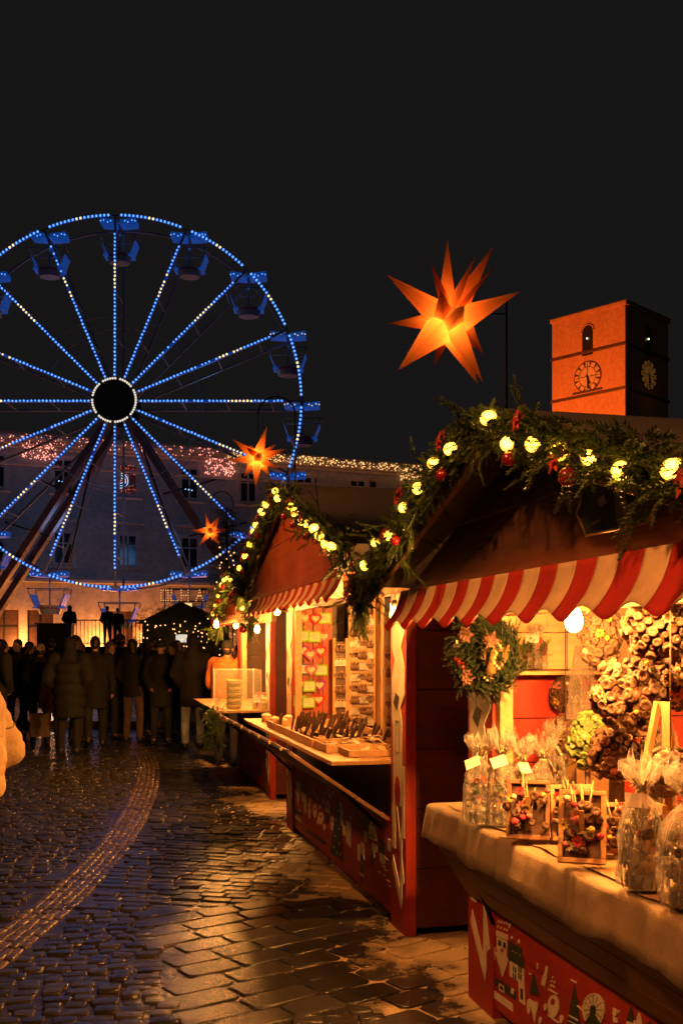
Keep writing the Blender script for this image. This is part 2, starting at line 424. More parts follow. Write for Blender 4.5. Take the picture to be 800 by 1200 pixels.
    if head == 'beanie':
        hh.ball((0, .010, .045), (.085, .102, .088), 16, 12, M=Rt); hh.loft([(.015,0,.008,.088,.105),(.055,0,.008,.090,.107)], 18, M=Rt)
        hm = remesh(_sc(hh, k), 'beanie', cmat(hcx), .012, 2, root)
        if detail or True:
            h2 = MB(); h2.ball((0, .045, -.02), (.070, .055, .075), 12, 8, M=Rt); remesh(_sc(h2, k), 'hair', M_hair, .014, 2, root)
    elif head == 'hair_long':
        hh.ball((0, .022, .035), (.086, .100, .098), 16, 12, M=Rt)
        hh.loft([(-.22,0,.055,.085,.045),(-.10,0,.05,.09,.06),(.02,0,.03,.086,.085)], 16, M=Rt)
        hm = remesh(_sc(hh, k), 'hair', M_hair if headcol is None else cmat(hcx), .014, 2, root)
    elif head in ('hair_short', 'hood_down'):
        hh.ball((0, .026, .042), (.082, .092, .090), 16, 12, M=Rt); hh.ball((0, .055, -.02), (.066, .05, .07), 12, 8, M=Rt)
        hm = remesh(_sc(hh, k), 'hair', M_hair if headcol is None else cmat(hcx), .013, 2, root)
    return root
def _sc(mb, k):
    mb.v = [(v[0]*k, v[1]*k, v[2]*k) for v in mb.v]; return mb
def pp(px, Y): return (px-400)/1200*Y, Y

# near visitor cut by the frame's left edge, walking towards the stalls
x, y = pp(-35, 5.2)
near = person('person in a cream puffer jacket at the left edge, nearest to the camera', x, y, R(-84), 1.66, (.54,.36,.19), .91, (.015,.015,.02), arms='tucked', head='hair_long', puff=1, bulk=1.08, detail=True, group='visitors near the stalls')
CROWD = [ # label, px, Y, yaw, H, coat, hem, trousers, head, headcol, arms, stride
 ('person in a long dark brown hooded coat and pale blue jeans, back turned', 226, 16.2, 185, 1.80, (.035,.020,.018), .66, (.46,.50,.56), 'hood_up', None, 'pockets', .02, 1.1),
 ('person in black coat and black beanie facing the camera beside the brown hooded coat', 189, 17.0, 8, 1.72, (.014,.013,.013), .62, (.014,.014,.016), 'beanie', (.012,.012,.012), 'pockets', .03, 1.05),
 ('dark-haired person in a grey brown jacket looking sideways behind the black beanie', 180, 18.6, -75, 1.78, (.09,.065,.05), .80, (.03,.03,.035), 'hair_short', None, 'pockets', .02, 1.0),
 ('person in tan trousers and dark coat with a pale scarf side, standing mid crowd', 156, 17.4, 160, 1.74, (.02,.018,.018), .78, (.13,.08,.045), 'hair_long', None, 'pockets', .03, 1.0),
 ('tall person in a black overcoat striding away with one heel lifted', 112, 16.4, 195, 1.77, (.016,.015,.016), .62, (.015,.015,.017), 'hair_short', None, 'down', .22, 1.08),
 ('broad person in a black padded coat seen from behind, left of the strider', 81, 15.4, 176, 1.75, (.013,.012,.013), .55, (.014,.013,.014), 'hood_up', None, 'pockets', .02, 1.2),
 ('person in dark jacket with a cream woolly hat beside the paper bag', 47, 17.6, 190, 1.66, (.025,.022,.022), .80, (.03,.028,.03), 'beanie', (.50,.38,.25), 'pockets', .05, 1.0),
 ('bare-headed person in black coat facing the camera near the left edge', 21, 18.5, 5, 1.74, (.014,.013,.013), .70, (.014,.013,.014), 'hair_short', None, 'pockets', .02, 1.0),
 ('person in dark hooded coat turned right at the far left of the crowd', 2, 17.2, 110, 1.72, (.03,.022,.018), .70, (.02,.02,.02), 'hood_up', None, 'pockets', .02, 1.05),
 ('person in an orange padded jacket and dark hat at the far stall counter', 265, 13.9, 150, 1.70, (.62,.17,.03), .92, (.03,.035,.05), 'beanie', (.02,.018,.016), 'front', .02, 1.12),
 ('short person in a dark red jacket half hidden behind the crowd', 96, 21.0, 20, 1.66, (.08,.018,.016), .78, (.02,.02,.025), 'hair_long', (.05,.03,.02), 'pockets', .02, 1.0),
 ('person in dark blue parka behind the tan trousers', 134, 20.5, 170, 1.76, (.018,.022,.035), .74, (.02,.02,.025), 'hood_down', None, 'pockets', .02, 1.05),
 ('person in dark green jacket near the fir hut', 208, 21.5, 30, 1.74, (.02,.03,.022), .80, (.025,.025,.03), 'hair_short', None, 'pockets', .02, 1.0),
 ('person in grey wool coat near the fir hut and the orange jacket', 246, 20.0, 200, 1.70, (.05,.045,.045), .68, (.02,.02,.022), 'hair_long', None, 'pockets', .02, 1.0),
 ('hatted person in black between the padded coat and the cream woolly hat', 60, 20.8, 165, 1.78, (.015,.014,.015), .72, (.015,.015,.016), 'beanie', (.03,.02,.02), 'pockets', .02, 1.0),
 ('stooping person in dark brown jacket looking down, left of the hooded brown coat', 166, 19.4, 60, 1.68, (.05,.03,.02), .84, (.03,.03,.035), 'hood_down', None, 'front', .05, 1.05),
 ('person in black coat with raised hands holding a phone near the strider', 128, 17.8, 35, 1.70, (.018,.016,.017), .76, (.02,.02,.024), 'hair_long', (.10,.06,.03), 'front', .04, 1.0),
 ('child in a dim red hooded jacket beside the cream woolly hat', 62, 17.0, 200, 1.22, (.14,.02,.018), .82, (.03,.03,.05), 'hood_up', None, 'down', .06, 1.1),
 ('person in olive parka overlapping the padded black coat', 90, 17.4, 120, 1.80, (.045,.042,.02), .72, (.02,.02,.02), 'hood_down', (.06,.04,.02), 'pockets', .05, 1.12),
 ('person in dark wool coat stepping right near the left edge', 33, 19.8, 80, 1.70, (.03,.026,.024), .66, (.02,.02,.022), 'hair_long', None, 'down', .20, 1.0),
 ('person in charcoal jacket leaning towards the black beanie', 206, 18.4, -60, 1.69, (.028,.028,.03), .84, (.04,.045,.06), 'hair_long', (.08,.045,.02), 'pockets', .05, 1.0),
 ('bulky person in a dark puffer between the strider and the pair', 142, 19.0, 215, 1.84, (.02,.02,.024), .84, (.02,.02,.02), 'beanie', (.05,.012,.012), 'down', .08, 1.18),
 ('person in black at the extreme left, behind the cream puffer jacket', -8, 15.0, 160, 1.78, (.014,.013,.014), .68, (.014,.013,.014), 'hood_down', None, 'pockets', .03, 1.15),
 ('dark figure standing beside the orange jacket at the far stall', 281, 16.6, 210, 1.66, (.03,.018,.014), .72, (.02,.02,.02), 'hair_short', None, 'pockets', .03, 1.0),
]
for (lb, px, Y, yaw, hh, ct, hem, tr, hd, hc_, ar, st, bk) in CROWD:
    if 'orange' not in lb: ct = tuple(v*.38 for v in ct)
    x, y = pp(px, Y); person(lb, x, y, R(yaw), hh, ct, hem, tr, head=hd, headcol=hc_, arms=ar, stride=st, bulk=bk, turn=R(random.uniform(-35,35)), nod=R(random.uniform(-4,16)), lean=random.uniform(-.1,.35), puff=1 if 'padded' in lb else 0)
x, y = pp(47, 16.6); bag = empty('paper_bag', 'pale paper shopping bag held low beside the cream woolly hat', 'shopping bag', (x, y, .16), .2)
m = MB(); pts = [(-.15,0),(.15,0),(.145,.38),(-.145,.38)]; m.prism(pts, .12, M=Matrix.Translation((0,.06,0))); m.build('bag', mat('kraft_bag', (.34,.23,.13), .8, var=.3, nscale=4), bag, .004)
for sy in (-.05, .05):
    m = MB(); m.tube([(-.06,sy,.38),(-.045,sy,.52),(.045,sy,.52),(.06,sy,.38)], .006, 6); m.build('handle', M_twig, bag)
for (lb, px, Y, yaw, hh) in (('person in dark hooded coat standing alone on the wheel platform', 82, 45.0, 180, 1.78),
                            ('person in dark coat on the wheel platform, left one of the pair', 126, 45.0, 175, 1.76),
                            ('person in dark jacket on the wheel platform, right one of the pair', 138, 45.6, 200, 1.70)):
    x, y = pp(px, Y); person(lb, x, y, R(yaw), hh, (.02,.02,.022), .75, (.015,.015,.016), head='hood_up' if 'hooded' in lb else 'hair_short', z0=1.62, group='figures on the wheel platform')
# ---------------------------------------------------------------- ground
def wetmat(name, tint, dry, sand_lo, rough0, rough1, spec=.5, bump=.3, bsc=70):
    m = bpy.data.materials.new(name); m.use_nodes = True; nt = m.node_tree; b = nt.nodes['Principled BSDF']; L = nt.links.new
    g = nt.nodes.new('ShaderNodeNewGeometry')
    n = nt.nodes.new('ShaderNodeTexNoise'); n.inputs['Scale'].default_value = .9; n.inputs['Detail'].default_value = 8; n.inputs['Roughness'].default_value = .72
    L(g.outputs['Position'], n.inputs['Vector'])
    n2 = nt.nodes.new('ShaderNodeTexNoise'); n2.inputs['Scale'].default_value = bsc; n2.inputs['Detail'].default_value = 5
    L(g.outputs['Position'], n2.inputs['Vector'])
    att = nt.nodes.new('ShaderNodeAttribute'); att.attribute_name = 'tone'
    # dry / gritty towards the stalls, wet in the middle of the square
    sx = nt.nodes.new('ShaderNodeSeparateXYZ'); L(g.outputs['Position'], sx.inputs[0])
    ma = nt.nodes.new('ShaderNodeMath'); ma.operation = 'MULTIPLY_ADD'; ma.inputs[1].default_value = .2417
    L(sx.outputs['Y'], ma.inputs[0]); L(sx.outputs['X'], ma.inputs[2])          # distance from the stall fronts
    mr = nt.nodes.new('ShaderNodeMapRange'); mr.inputs['From Min'].default_value = .55; mr.inputs['From Max'].default_value = 1.75
    mr.inputs['To Min'].default_value = -.25; mr.inputs['To Max'].default_value = .19; L(ma.outputs[0], mr.inputs['Value'])
    ad = nt.nodes.new('ShaderNodeMath'); ad.operation = 'ADD'; L(n.outputs['Fac'], ad.inputs[0]); L(mr.outputs['Result'], ad.inputs[1])
    cr = nt.nodes.new('ShaderNodeMapRange'); cr.inputs['From Min'].default_value = sand_lo; cr.inputs['From Max'].default_value = sand_lo+.085; L(ad.outputs[0], cr.inputs['Value'])
    nf = nt.nodes.new('ShaderNodeTexNoise'); nf.inputs['Scale'].default_value = 150; nf.inputs['Detail'].default_value = 3; L(g.outputs['Position'], nf.inputs['Vector'])
    gm = nt.nodes.new('ShaderNodeMapRange'); gm.inputs['From Min'].default_value = .3; gm.inputs['From Max'].default_value = .7; gm.inputs['To Min'].default_value = .45; gm.inputs['To Max'].default_value = 1.5; L(nf.outputs['Fac'], gm.inputs['Value'])
    MIXA = nt.nodes.new('ShaderNodeMix'); MIXA.data_type = 'RGBA'
    MIXA.inputs['A'].default_value = (*[t*.55 for t in tint], 1); MIXA.inputs['B'].default_value = (*[t*1.5 for t in tint], 1)
    L(att.outputs['Fac'], MIXA.inputs['Factor'])
    mixB = nt.nodes.new('ShaderNodeMix'); mixB.data_type = 'RGBA'; mixB.inputs['B'].default_value = (*dry, 1)
    L(MIXA.outputs['Result'], mixB.inputs['A']); L(cr.outputs['Result'], mixB.inputs['Factor'])
    vm = nt.nodes.new('ShaderNodeVectorMath'); vm.operation = 'SCALE'; L(mixB.outputs['Result'], vm.inputs[0]); L(gm.outputs['Result'], vm.inputs['Scale'])
    L(vm.outputs[0], b.inputs['Base Color'])
    n3 = nt.nodes.new('ShaderNodeTexNoise'); n3.inputs['Scale'].default_value = 1.7; n3.inputs['Detail'].default_value = 6; L(g.outputs['Position'], n3.inputs['Vector'])
    r0 = nt.nodes.new('ShaderNodeMapRange'); r0.inputs['From Min'].default_value = .35; r0.inputs['From Max'].default_value = .65
    r0.inputs['To Min'].default_value = rough0; r0.inputs['To Max'].default_value = rough1; L(n3.outputs['Fac'], r0.inputs['Value'])
    rm = nt.nodes.new('ShaderNodeMix'); rm.data_type = 'FLOAT'; L(cr.outputs['Result'], rm.inputs['Factor']); L(r0.outputs['Result'], rm.inputs['A']); rm.inputs['B'].default_value = .75
    L(rm.outputs['Result'], b.inputs['Roughness'])
    b.inputs['Specular IOR Level'].default_value = spec
    bp = nt.nodes.new('ShaderNodeBump'); bp.inputs['Strength'].default_value = bump; bp.inputs['Distance'].default_value = .006
    L(n2.outputs['Fac'], bp.inputs['Height']); L(bp.outputs['Normal'], b.inputs['Normal'])
    return m
M_stone = wetmat('wet_setts', (.030, .028, .027), (.34, .24, .13), .60, .07, .20, bump=.24, bsc=150)
M_drain = wetmat('drain_setts', (.085, .060, .040), (.34, .24, .13), .75, .12, .28, bump=.25, bsc=130)
M_joint = wetmat('gritty_joints', (.040, .030, .020), (.40, .29, .16), .46, .08, .28, bump=1.0, bsc=28)
gm_ = MB(); gm_.add([(-400,-60,-.009),(400,-60,-.009),(400,900,-.009),(-400,900,-.009)], [(0,1,2,3)])
tag(gm_.build('ground', M_joint), kind='structure')

rng = np.random.default_rng(11)
DRAIN = [G(-90,1175), G(5,1110), G(60,1065), G(110,1020), G(150,970), G(172,925), G(176,895), G(165,875), G(140,862)]
DY = np.array([p.y for p in DRAIN]); DX = np.array([p.x for p in DRAIN])
DY = np.concatenate([[3.0], DY, [26]]); DX = np.concatenate([[-1.9], DX, [-7.5]])
def drain_x(y): return np.interp(y, DY, DX)
# smooth the curve a little
_ys = np.linspace(3, 26, 400); _xs = drain_x(_ys)
_k = np.ones(41)/41; _xs = np.convolve(np.pad(_xs, 20, mode='edge'), _k, 'valid')
def drain_x(y): return np.interp(y, _ys, _xs)
DW = .15        # half width of the drain strip

stones = []     # (x, y, ang, hx, hy, h)
def lattice(x0, x1, y0, y1, ang, a, bb, jit, keep, gap=.014, hvar=.006, bond=True):
    ca, sa = math.cos(ang), math.sin(ang)
    n = int(max(x1-x0, y1-y0)/min(a, bb))+40; cx, cy = (x0+x1)/2, (y0+y1)/2
    for j in range(-n//2, n//2):
        off = rng.uniform(-.5, .5)*a if bond else 0
        u = -n/2*a*.75
        while u < n/2*a*.75:
            w = a*rng.uniform(.78, 1.22)
            uu = u + w/2 + off; v = j*bb
            u += w
            x = cx+uu*ca-v*sa; y = cy+uu*sa+v*ca
            if not (x0 <= x <= x1 and y0 <= y <= y1): continue
            if abs(x) > .3333*y+2.2: continue
            if not keep(x, y): continue
            stones.append((x+rng.normal(0, jit), y+rng.normal(0, jit), ang+rng.normal(0, .03), w/2-gap/2, bb/2-gap/2, rng.normal(0, hvar)))
def slab_zone(x, y): # large diagonal slabs in the right foreground and along the stalls
    dl = y - (5.55 + .35*math.sin(x*1.7)); s = x+.2417*y
    return (-.9 < dl < 1.25 and s > .35) or (s > 1.25 and y < 6.1)
def left(x, y): return x < drain_x(y)-DW-.03
def right(x, y): return x > drain_x(y)+DW+.03
lattice(-9, -.5, 3.0, 20, R(4), .125, .092, .005, lambda x, y: left(x, y), gap=.014, hvar=.0045)
lattice(-3.5, 2.2, 6.2, 20, R(-13), .17, .112, .005, lambda x, y: right(x, y) and not slab_zone(x, y), gap=.012, hvar=.003)
lattice(-2.6, 3, 2.6, 6.6, R(8), .125, .09, .008, lambda x, y: right(x, y) and not slab_zone(x, y) and y <= 6.2+.0, hvar=.005)
lattice(-2.6, 3.2, 2.6, 7.8, R(36), .31, .19, .004, lambda x, y: right(x, y) and slab_zone(x, y), gap=.010, hvar=.0015)
# drain strip: five rows of small setts following the curve
yy = 3.2
while yy < 24:
    dx = (drain_x(yy+.1)-drain_x(yy-.1))/.2
    tl = math.hypot(dx, 1); step = .115/tl
    nx_, ny_ = 1/tl, -dx/tl
    for r_ in range(5):
        o = (r_-2)*.058
        if abs(drain_x(yy)) < .3333*yy+2.2:
            stones.append((drain_x(yy)+nx_*o+rng.normal(0,.002), yy+ny_*o+rng.uniform(-.015,.015), math.atan2(1, dx), .052, .025, -.003+.0015*abs(r_-2)+rng.normal(0,.002)))
    yy += step
S = np.array(stones); N = len(S)
# sett shape: rounded rectangle in three rings and a crowned centre
ring = []
for (sx, sy) in ((1,1),(-1,1),(-1,-1),(1,-1)):
    c = .22
    pa, pb = (sx, sy*(1-c)), (sx*(1-c), sy)
    ring += [pa, pb] if sx*sy > 0 else [pb, pa]
ring = np.array(ring)
VPS = 25
V = np.zeros((N, VPS, 3))
ca, sa = np.cos(S[:,2]), np.sin(S[:,2])
minh = np.minimum(S[:,3], S[:,4])
for k,(ins, z) in enumerate(((0, -.035), (.002, -.005), (.008, 0))):
    for i in range(8):
        lx = ring[i,0]*(S[:,3]-ins) + rng.normal(0, .002, N); ly = ring[i,1]*(S[:,4]-ins) + rng.normal(0, .002, N)
        V[:,k*8+i,0] = S[:,0]+lx*ca-ly*sa; V[:,k*8+i,1] = S[:,1]+lx*sa+ly*ca; V[:,k*8+i,2] = z+S[:,5]
big = (S[:,3] > .115)
tlt = np.where(big, .005, .016); tx, ty = rng.normal(0, 1, N)*tlt, rng.normal(0, 1, N)*tlt
V[:,24,0], V[:,24,1], V[:,24,2] = S[:,0], S[:,1], S[:,5]+np.where(S[:,3] > .115, .0005, .0015)
V[:,8:,2] += (V[:,8:,0]-S[:,0:1])*tx[:,None] + (V[:,8:,1]-S[:,1:2])*ty[:,None]
V[:,8:,2] = np.minimum(V[:,8:,2], .012)
quads = []
for k in range(2):
    for i in range(8):
        j = (i+1)%8; quads.append((k*8+i, k*8+j, (k+1)*8+j, (k+1)*8+i))
tris = [(16+i, 16+(i+1)%8, 24) for i in range(8)]
Q = (np.array(quads)[None]+np.arange(N)[:,None,None]*VPS).reshape(-1,4); T = (np.array(tris)[None]+np.arange(N)[:,None,None]*VPS).reshape(-1,3)
me = bpy.data.meshes.new('cobblestone_paving'); me.vertices.add(N*VPS); me.vertices.foreach_set('co', V.reshape(-1))
nl = Q.size+T.size; me.loops.add(nl); me.loops.foreach_set('vertex_index', np.concatenate([Q.reshape(-1), T.reshape(-1)]).astype(np.int32))
me.polygons.add(len(Q)+len(T))
ls = np.concatenate([np.arange(len(Q))*4, Q.size+np.arange(len(T))*3]).astype(np.int32)
me.polygons.foreach_set('loop_start', ls)
me.polygons.foreach_set('use_smooth', np.concatenate([np.ones(len(Q), bool), np.zeros(len(T), bool)]))
me.update(calc_edges=True)
at_ = me.attributes.new('tone', 'FLOAT', 'POINT'); at_.data.foreach_set('value', np.repeat(rng.uniform(0, 1, N), VPS).astype(np.float32))
me.materials.append(M_stone); me.materials.append(M_drain)
isd = (S[:,4] < .03).astype(np.int32); me.polygons.foreach_set('material_index', np.concatenate([np.repeat(isd, 16), np.repeat(isd, 8)]).astype(np.int32)); me.validate()
o = bpy.data.objects.new('cobblestone_paving', me); col.objects.link(o); tag(o, kind='structure')
print('setts', N)

# ---------------------------------------------------------------- long palace facade behind the wheel
A0 = Vector((-400*58/1200, 58, 0)); A1 = Vector((100*69/1200, 69, 0))
E = (A1-A0).normalized(); FW = frame((0,0,0), E); frz = math.atan2(E.y, E.x)
Norg = A0
inw = Vector((-E.y, E.x, 0))
def fac(px, py, w=0):                  # pixel -> (s, z) on the facade plane
    d = Vector(((px-400)/1200, 1, (757-py)/1200)); o0 = Norg+inw*w
    t = (o0.x*inw.x+o0.y*inw.y)/(d.x*inw.x+d.y*inw.y)
    q = d*t; return ((q-o0).xy.dot(E.xy), H0+q.z)
M_plaster = mat('pale_plaster', (.40, .39, .37), .85, var=.18, nscale=.6, bump=.2, bscale=9)
M_plbase = mat('plinth_plaster', (.55, .48, .40), .85, var=.2, nscale=.8, bump=.2, bscale=9)
M_trim = mat('stone_trim', (.48, .42, .38), .8, var=.15, nscale=2)
M_tile = mat('dark_roof_tiles', (.13, .11, .105), .8, var=.4, nscale=3, bump=.4, bscale=12)
M_pane = mat('dark_window_glass', (.012, .014, .018), .12, var=.3, nscale=1, bump=0, spec=.7)
M_wfr = mat('white_window_frame', (.45, .44, .42), .6, bump=0)
pal = empty('palace', 'long pale plastered palace with fairy lights along its cornice, behind the ferris wheel', 'building', Norg, frz)
zc = fac(0, 508)[1]; zs = 5.4
SL, SR = -26, fac(560, 560)[0]
m = MB(); m.box(SL, SR, 0, 12, zs, zc); m.build('wall', M_plaster, pal)
m = MB()
door_s = [fac(p, 715)[0] for p in (6, 48, 142, 200)]
prev = SL
for ds in door_s:
    m.box(prev, ds-.75, -.12, 12, 0, zs-.12); prev = ds+.75
m.box(prev, SR, -.12, 12, 0, zs-.12)
for ds in door_s: m.box(ds-.75, ds+.75, -.12, 12, 3.7, zs-.12)
m.build('plinth', M_plbase, pal)
for ds in door_s:
    d_ = MB(); d_.box(ds-.75, ds+.75, .25, .4, 0, 3.7)
    dd = d_.build('door', M_darkw, pal); f_ = MB(); f_.box(ds-.04, ds+.04, .2, .25, 0, 3.7); f_.box(ds-.75, ds+.75, .2, .25, 2.7, 2.8); f_.build('frame', M_black, dd)
m = MB(); m.box(SL, SR, -.62, 0, zs-.12, zs+.10); m.box(SL, SR, -.30, 0, zs+.10, zs+.28); m.build('string_course', M_trim, pal, .03)  # lower ledge deepened so the floodlights stay off the upper wall
m = MB(); m.box(SL, SR, -.10, 0, zc-1.75, zc-1.6); m.box(SL, SR, -.18, 0, zc-.75, zc-.55); m.box(SL, SR, -.40, 0, zc-.55, zc-.3); m.box(SL, SR, -.65, 0, zc-.3, zc); m.build('cornice', M_trim, pal, .03)
m = MB(); m.add([(SL,-.8,zc+.002),(SR,-.8,zc+.002),(SR,12.5,zc+.002),(SL,12.5,zc+.002),(SL,6,zc+.9),(SR,6,zc+.9)], [(0,1,5,4),(2,3,4,5),(1,2,5),(3,0,4),(3,2,1,0)]); m.build('roof', M_tile, pal)
dsp = (fac(222,570)[0]-fac(150,562)[0])
s0 = fac(150,562)[0]
M_lit = emis('lit_window_ornament', (1, .16, .05), .9, sample=False)
M_litb = emis('blue_window_lights', (.25, .55, 1), 2.2, sample=False)
zup = fac(150,562)[1]; zlo = fac(148,645)[1]
for row, zc_w in (('u', zup), ('l', zlo)):
    for i in range(-5, 8):
        s = s0+i*dsp
        if s > SR-2 or s < SL+1: continue
        W, Hh = .55, .95
        wn = MB()
        for (a, b_, c_, d_) in ((-W-.2,-W,-Hh-.1,Hh+.2),(W,W+.2,-Hh-.1,Hh+.2),(-W,W,Hh,Hh+.2)):
            wn.box(s+a, s+b_, -.06, 0, zc_w+c_, zc_w+d_)
        w = wn.build('window', M_trim, pal, .015)
        f = MB()
        for (a, b_, c_, d_) in ((-W,-W+.09,-Hh,Hh),(W-.09,W,-Hh,Hh),(-W+.09,W-.09,Hh-.09,Hh),(-W+.09,W-.09,-Hh,-Hh+.09),(-.05,.05,-Hh+.09,Hh-.09),(-W+.09,-.05,.25,.33),(.05,W-.09,.25,.33)):
            f.box(s+a, s+b_, -.035, .0, zc_w+c_, zc_w+d_)
        f.build('frame', M_wfr, w)
        p_ = MB(); p_.box(s-W+.04, s+W-.04, -.012, -.004, zc_w-Hh+.04, zc_w+Hh-.04); p_.build('pane', M_pane, w)
        si = MB(); si.box(s-W-.3, s+W+.3, -.2, 0, zc_w-Hh-.24, zc_w-Hh-.1); si.build('sill', M_trim, w, .02)
        if row == 'l':
            h_ = MB(); h_.box(s-W-.4, s+W+.4, -.22, 0, zc_w+Hh+.55, zc_w+Hh+.75); h_.build('hood', M_trim, w, .03)
        if i == 0 and row == 'u':
            q = MB()
            for a in range(2):
                for b_ in range(3):
                    q.box(s-.46+a*.5, s-.06+a*.5, -.05, -.04, zc_w-.85+b_*.58, zc_w-.38+b_*.58)
            q.build('lit_panel', mat('orange_window_film', (.45, .09, .03), .6), w)
            q = MB()
            for k in range(46):
                q.ball((s+random.uniform(-.45,.45), -.07, zc_w+random.uniform(-.85,.85)), .028, 5, 4)
            q.build('window_lights', M_lit, w)
            q = MB()
            for rr_ in (.16, .30, .44):
                for k in range(int(rr_*50)):
                    a = -math.pi/2+math.pi*k/(rr_*50); q.ball((s-.45+rr_*math.cos(a), -.08, zc_w-.1+rr_*math.sin(a)), .025, 5, 4)
            q.build('blue_arc_lights', M_litb, w)
        elif (row, i) in (('u', -2), ('u', -1), ('u', 1)):
            q = MB()
            for k in range(3): q.ball((s-.25+.2*k, -.05, zc_w-.35-.03*k), .04, 5, 4)
            q.build('window_lights', M_litb, w)
# small attic openings in the frieze to the right
for px in (362, 432):
    s, z = fac(px, 566)
    a = MB(); a.box(s-.5, s-.08, -.03, 0, z-.35, z+.35); a.box(s+.08, s+.5, -.03, 0, z-.35, z+.35); a.build('attic_opening', M_pane, pal)
# fairy light strings on the cornice: pink to the left, amber to the right; hanging rectangles below
M_fpk = emis('pink_fairy_light', (1, .30, .22), 2.6, sample=False); M_fam = emis('amber_fairy_light', (1, .50, .16), 2.4, sample=False)
def fairy(name, label, s0_, s1_, z0_, z1_, n, mt, w=-.72, r=.032):
    root = empty(name, label, 'string lights', Norg, frz, 'string lights on the palace cornice')
    q = MB()
    for k in range(n): q.ball((random.uniform(s0_, s1_), w+random.uniform(-.05,.03), random.uniform(z0_, z1_)), r*random.uniform(.6,1.2), 5, 4)
    q.build('bulbs', mt, root)
    c_ = MB()
    for k in range(3): c_.tube([(s0_, w+.04, z0_+(k+.5)*(z1_-z0_)/3), (s1_, w+.04, z0_+(k+.5)*(z1_-z0_)/3)], .008, 4)
    c_.build('cable', M_black, root)
fairy('string_lights', 'pink fairy lights along the left half of the palace cornice', SL, fac(262,530)[0], zc-.62, zc-.02, 520, M_fpk)
fairy('string_lights', 'amber fairy lights along the right half of the palace cornice', fac(262,530)[0], fac(516,545)[0], zc-.55, zc-.05, 420, M_fam)
for px0, px1, py, mt, lb in ((26, 66, 527, M_fpk, 'leftmost pink light curtain under the cornice, left of the wheel leg'), (238, 274, 546, M_fpk, 'pink light curtain under the cornice, left of the middle star'), (467, 502, 556, M_fam, 'amber light curtain at the right end of the cornice')):
    a = fac(px0, py); b_ = fac(px1, py)
    fairy('light_curtain', lb, a[0], b_[0], a[1]-.55, a[1]+.5, 130, mt, -.25, .034)

# ---------------------------------------------------------------- clock tower
TY = 90
tc_ = P(732, 757, TY); tc_.z = 0
tl = P(647, 757, TY*405/382); tr_ = P(783, 757, TY*405/383)
side = 7.6
ux = (tl-tc_).normalized(); uxv = Vector((ux.x, ux.y, 0)).normalized()       # along the lit face, away from the near corner
zt = H0+405*TY/1200
M_tower = mat('ochre_tower_plaster', (.52, .25, .10), .85, c2=(.44, .20, .08), nscale=.8, bump=.15, bscale=3.5, streak=(1, 1, .3))
tow = empty('clock_tower', 'square clock tower lit orange on one face, rising behind the near stall', 'tower', tc_, math.atan2(-uxv.y, -uxv.x))
# local: x from far-left to the corner = -side..0, lit face is y=0, dark face is x=0
m = MB(); m.box(-side, 0, 0, side, 0, zt-.35); m.build('wall', M_tower, tow)
m = MB(); m.box(-side-.16, .16, -.16, side+.16, zt-.35, zt); m.build('eaves', M_tower, tow, .05)
m = MB(); c_ = side/2; m.add([(-side-.25,-.25,zt+.01),(.25,-.25,zt+.01),(.25,side+.25,zt+.01),(-side-.25,side+.25,zt+.01),(-c_,c_,zt+.95)], [(0,1,4),(1,2,4),(2,3,4),(3,0,4),(3,2,1,0)]); m.build('roof', M_tile, tow)
def tz(py): return H0+(757-py)*TY/1200
for py in (402, 454):
    m = MB(); z = tz(py); m.box(-side-.12, .12, -.12, side+.12, z-.13, z+.13); m.build('string_course', M_darkw, tow, .03)
def clock(parent, M, lit=False):
    m = MB(); m.tube([(0,0,0),(0,-.06,0)], [1.42,1.42], 40, caps=True, smooth=False, M=M)
    d = m.build('clock_face', M_darkw, parent)
    m = MB(); m.tube([(0,-.062,0),(0,-.085,0)], [.86,.86], 36, smooth=False, M=M)
    for k in range(12):
        a = 2*math.pi*k/12; rot = M @ Matrix.Rotation(a, 4, 'Y')
        m.box(-.20, .20, -.085, -.062, .92, 1.30, M=rot)
    m.build('dial', M_dial2 if lit else M_dial, d)
    m = MB()
    for a, l, wd in ((R(172), 1.15, .06), (R(158), .75, .09)):
        m.box(-wd, wd, -.13, -.10, -.15, l, M=M @ Matrix.Rotation(a, 4, 'Y'))
    m.box(-1.25, 1.25, -.10, -.09, -.03, .03, M=M); m.box(-.03, .03, -.10, -.09, -1.25, 1.25, M=M)
    m.build('hand', M_black, d)
M_dial = mat('gilded_dial', (.75, .50, .26), .45, var=.25, nscale=3, bump=0, metal=.2)
M_dial2 = emis('glow_dial', (1, .36, .05), .07, base=(.3,.2,.1), sample=False)  # dark-face dial: its golden light is put in as emission
def belfry(parent, M):
    m = MB(); pts = [(-.55,-1.35),(.55,-1.35),(.55,.7)]+[(.55*math.cos(a), .7+.65*math.sin(a)) for a in [math.pi*k/10 for k in range(1,10)]]+[(-.55,.7)]
    m.prism(pts, .04, M=M); w = m.build('belfry_opening', M_black, parent)
    m = MB(); o_ = [(p[0]*1.22, p[1]*1.06) for p in pts[2:]]
    for i in range(len(o_)-1): m.tube([(o_[i][0],-.06,o_[i][1]),(o_[i+1][0],-.06,o_[i+1][1])], .07, 6, M=M)
    m.build('arch_moulding', M_tower, w)
    m = MB(); m.ball(M @ Vector((.02,-.12,.15)), .08, 8, 6); m.build('lamp', emis('belfry_lamp', (.9,1,.6), 3.0, sample=False), w)
Mlit = lambda s, z: Matrix.Translation((s, 0, z))
Mdrk = lambda s, z: Matrix.Translation((0, s, z)) @ Matrix.Rotation(R(90), 4, 'Z')
clock(tow, Mlit(-side*.497, tz(432))); belfry(tow, Mlit(-side*.50, tz(388)))
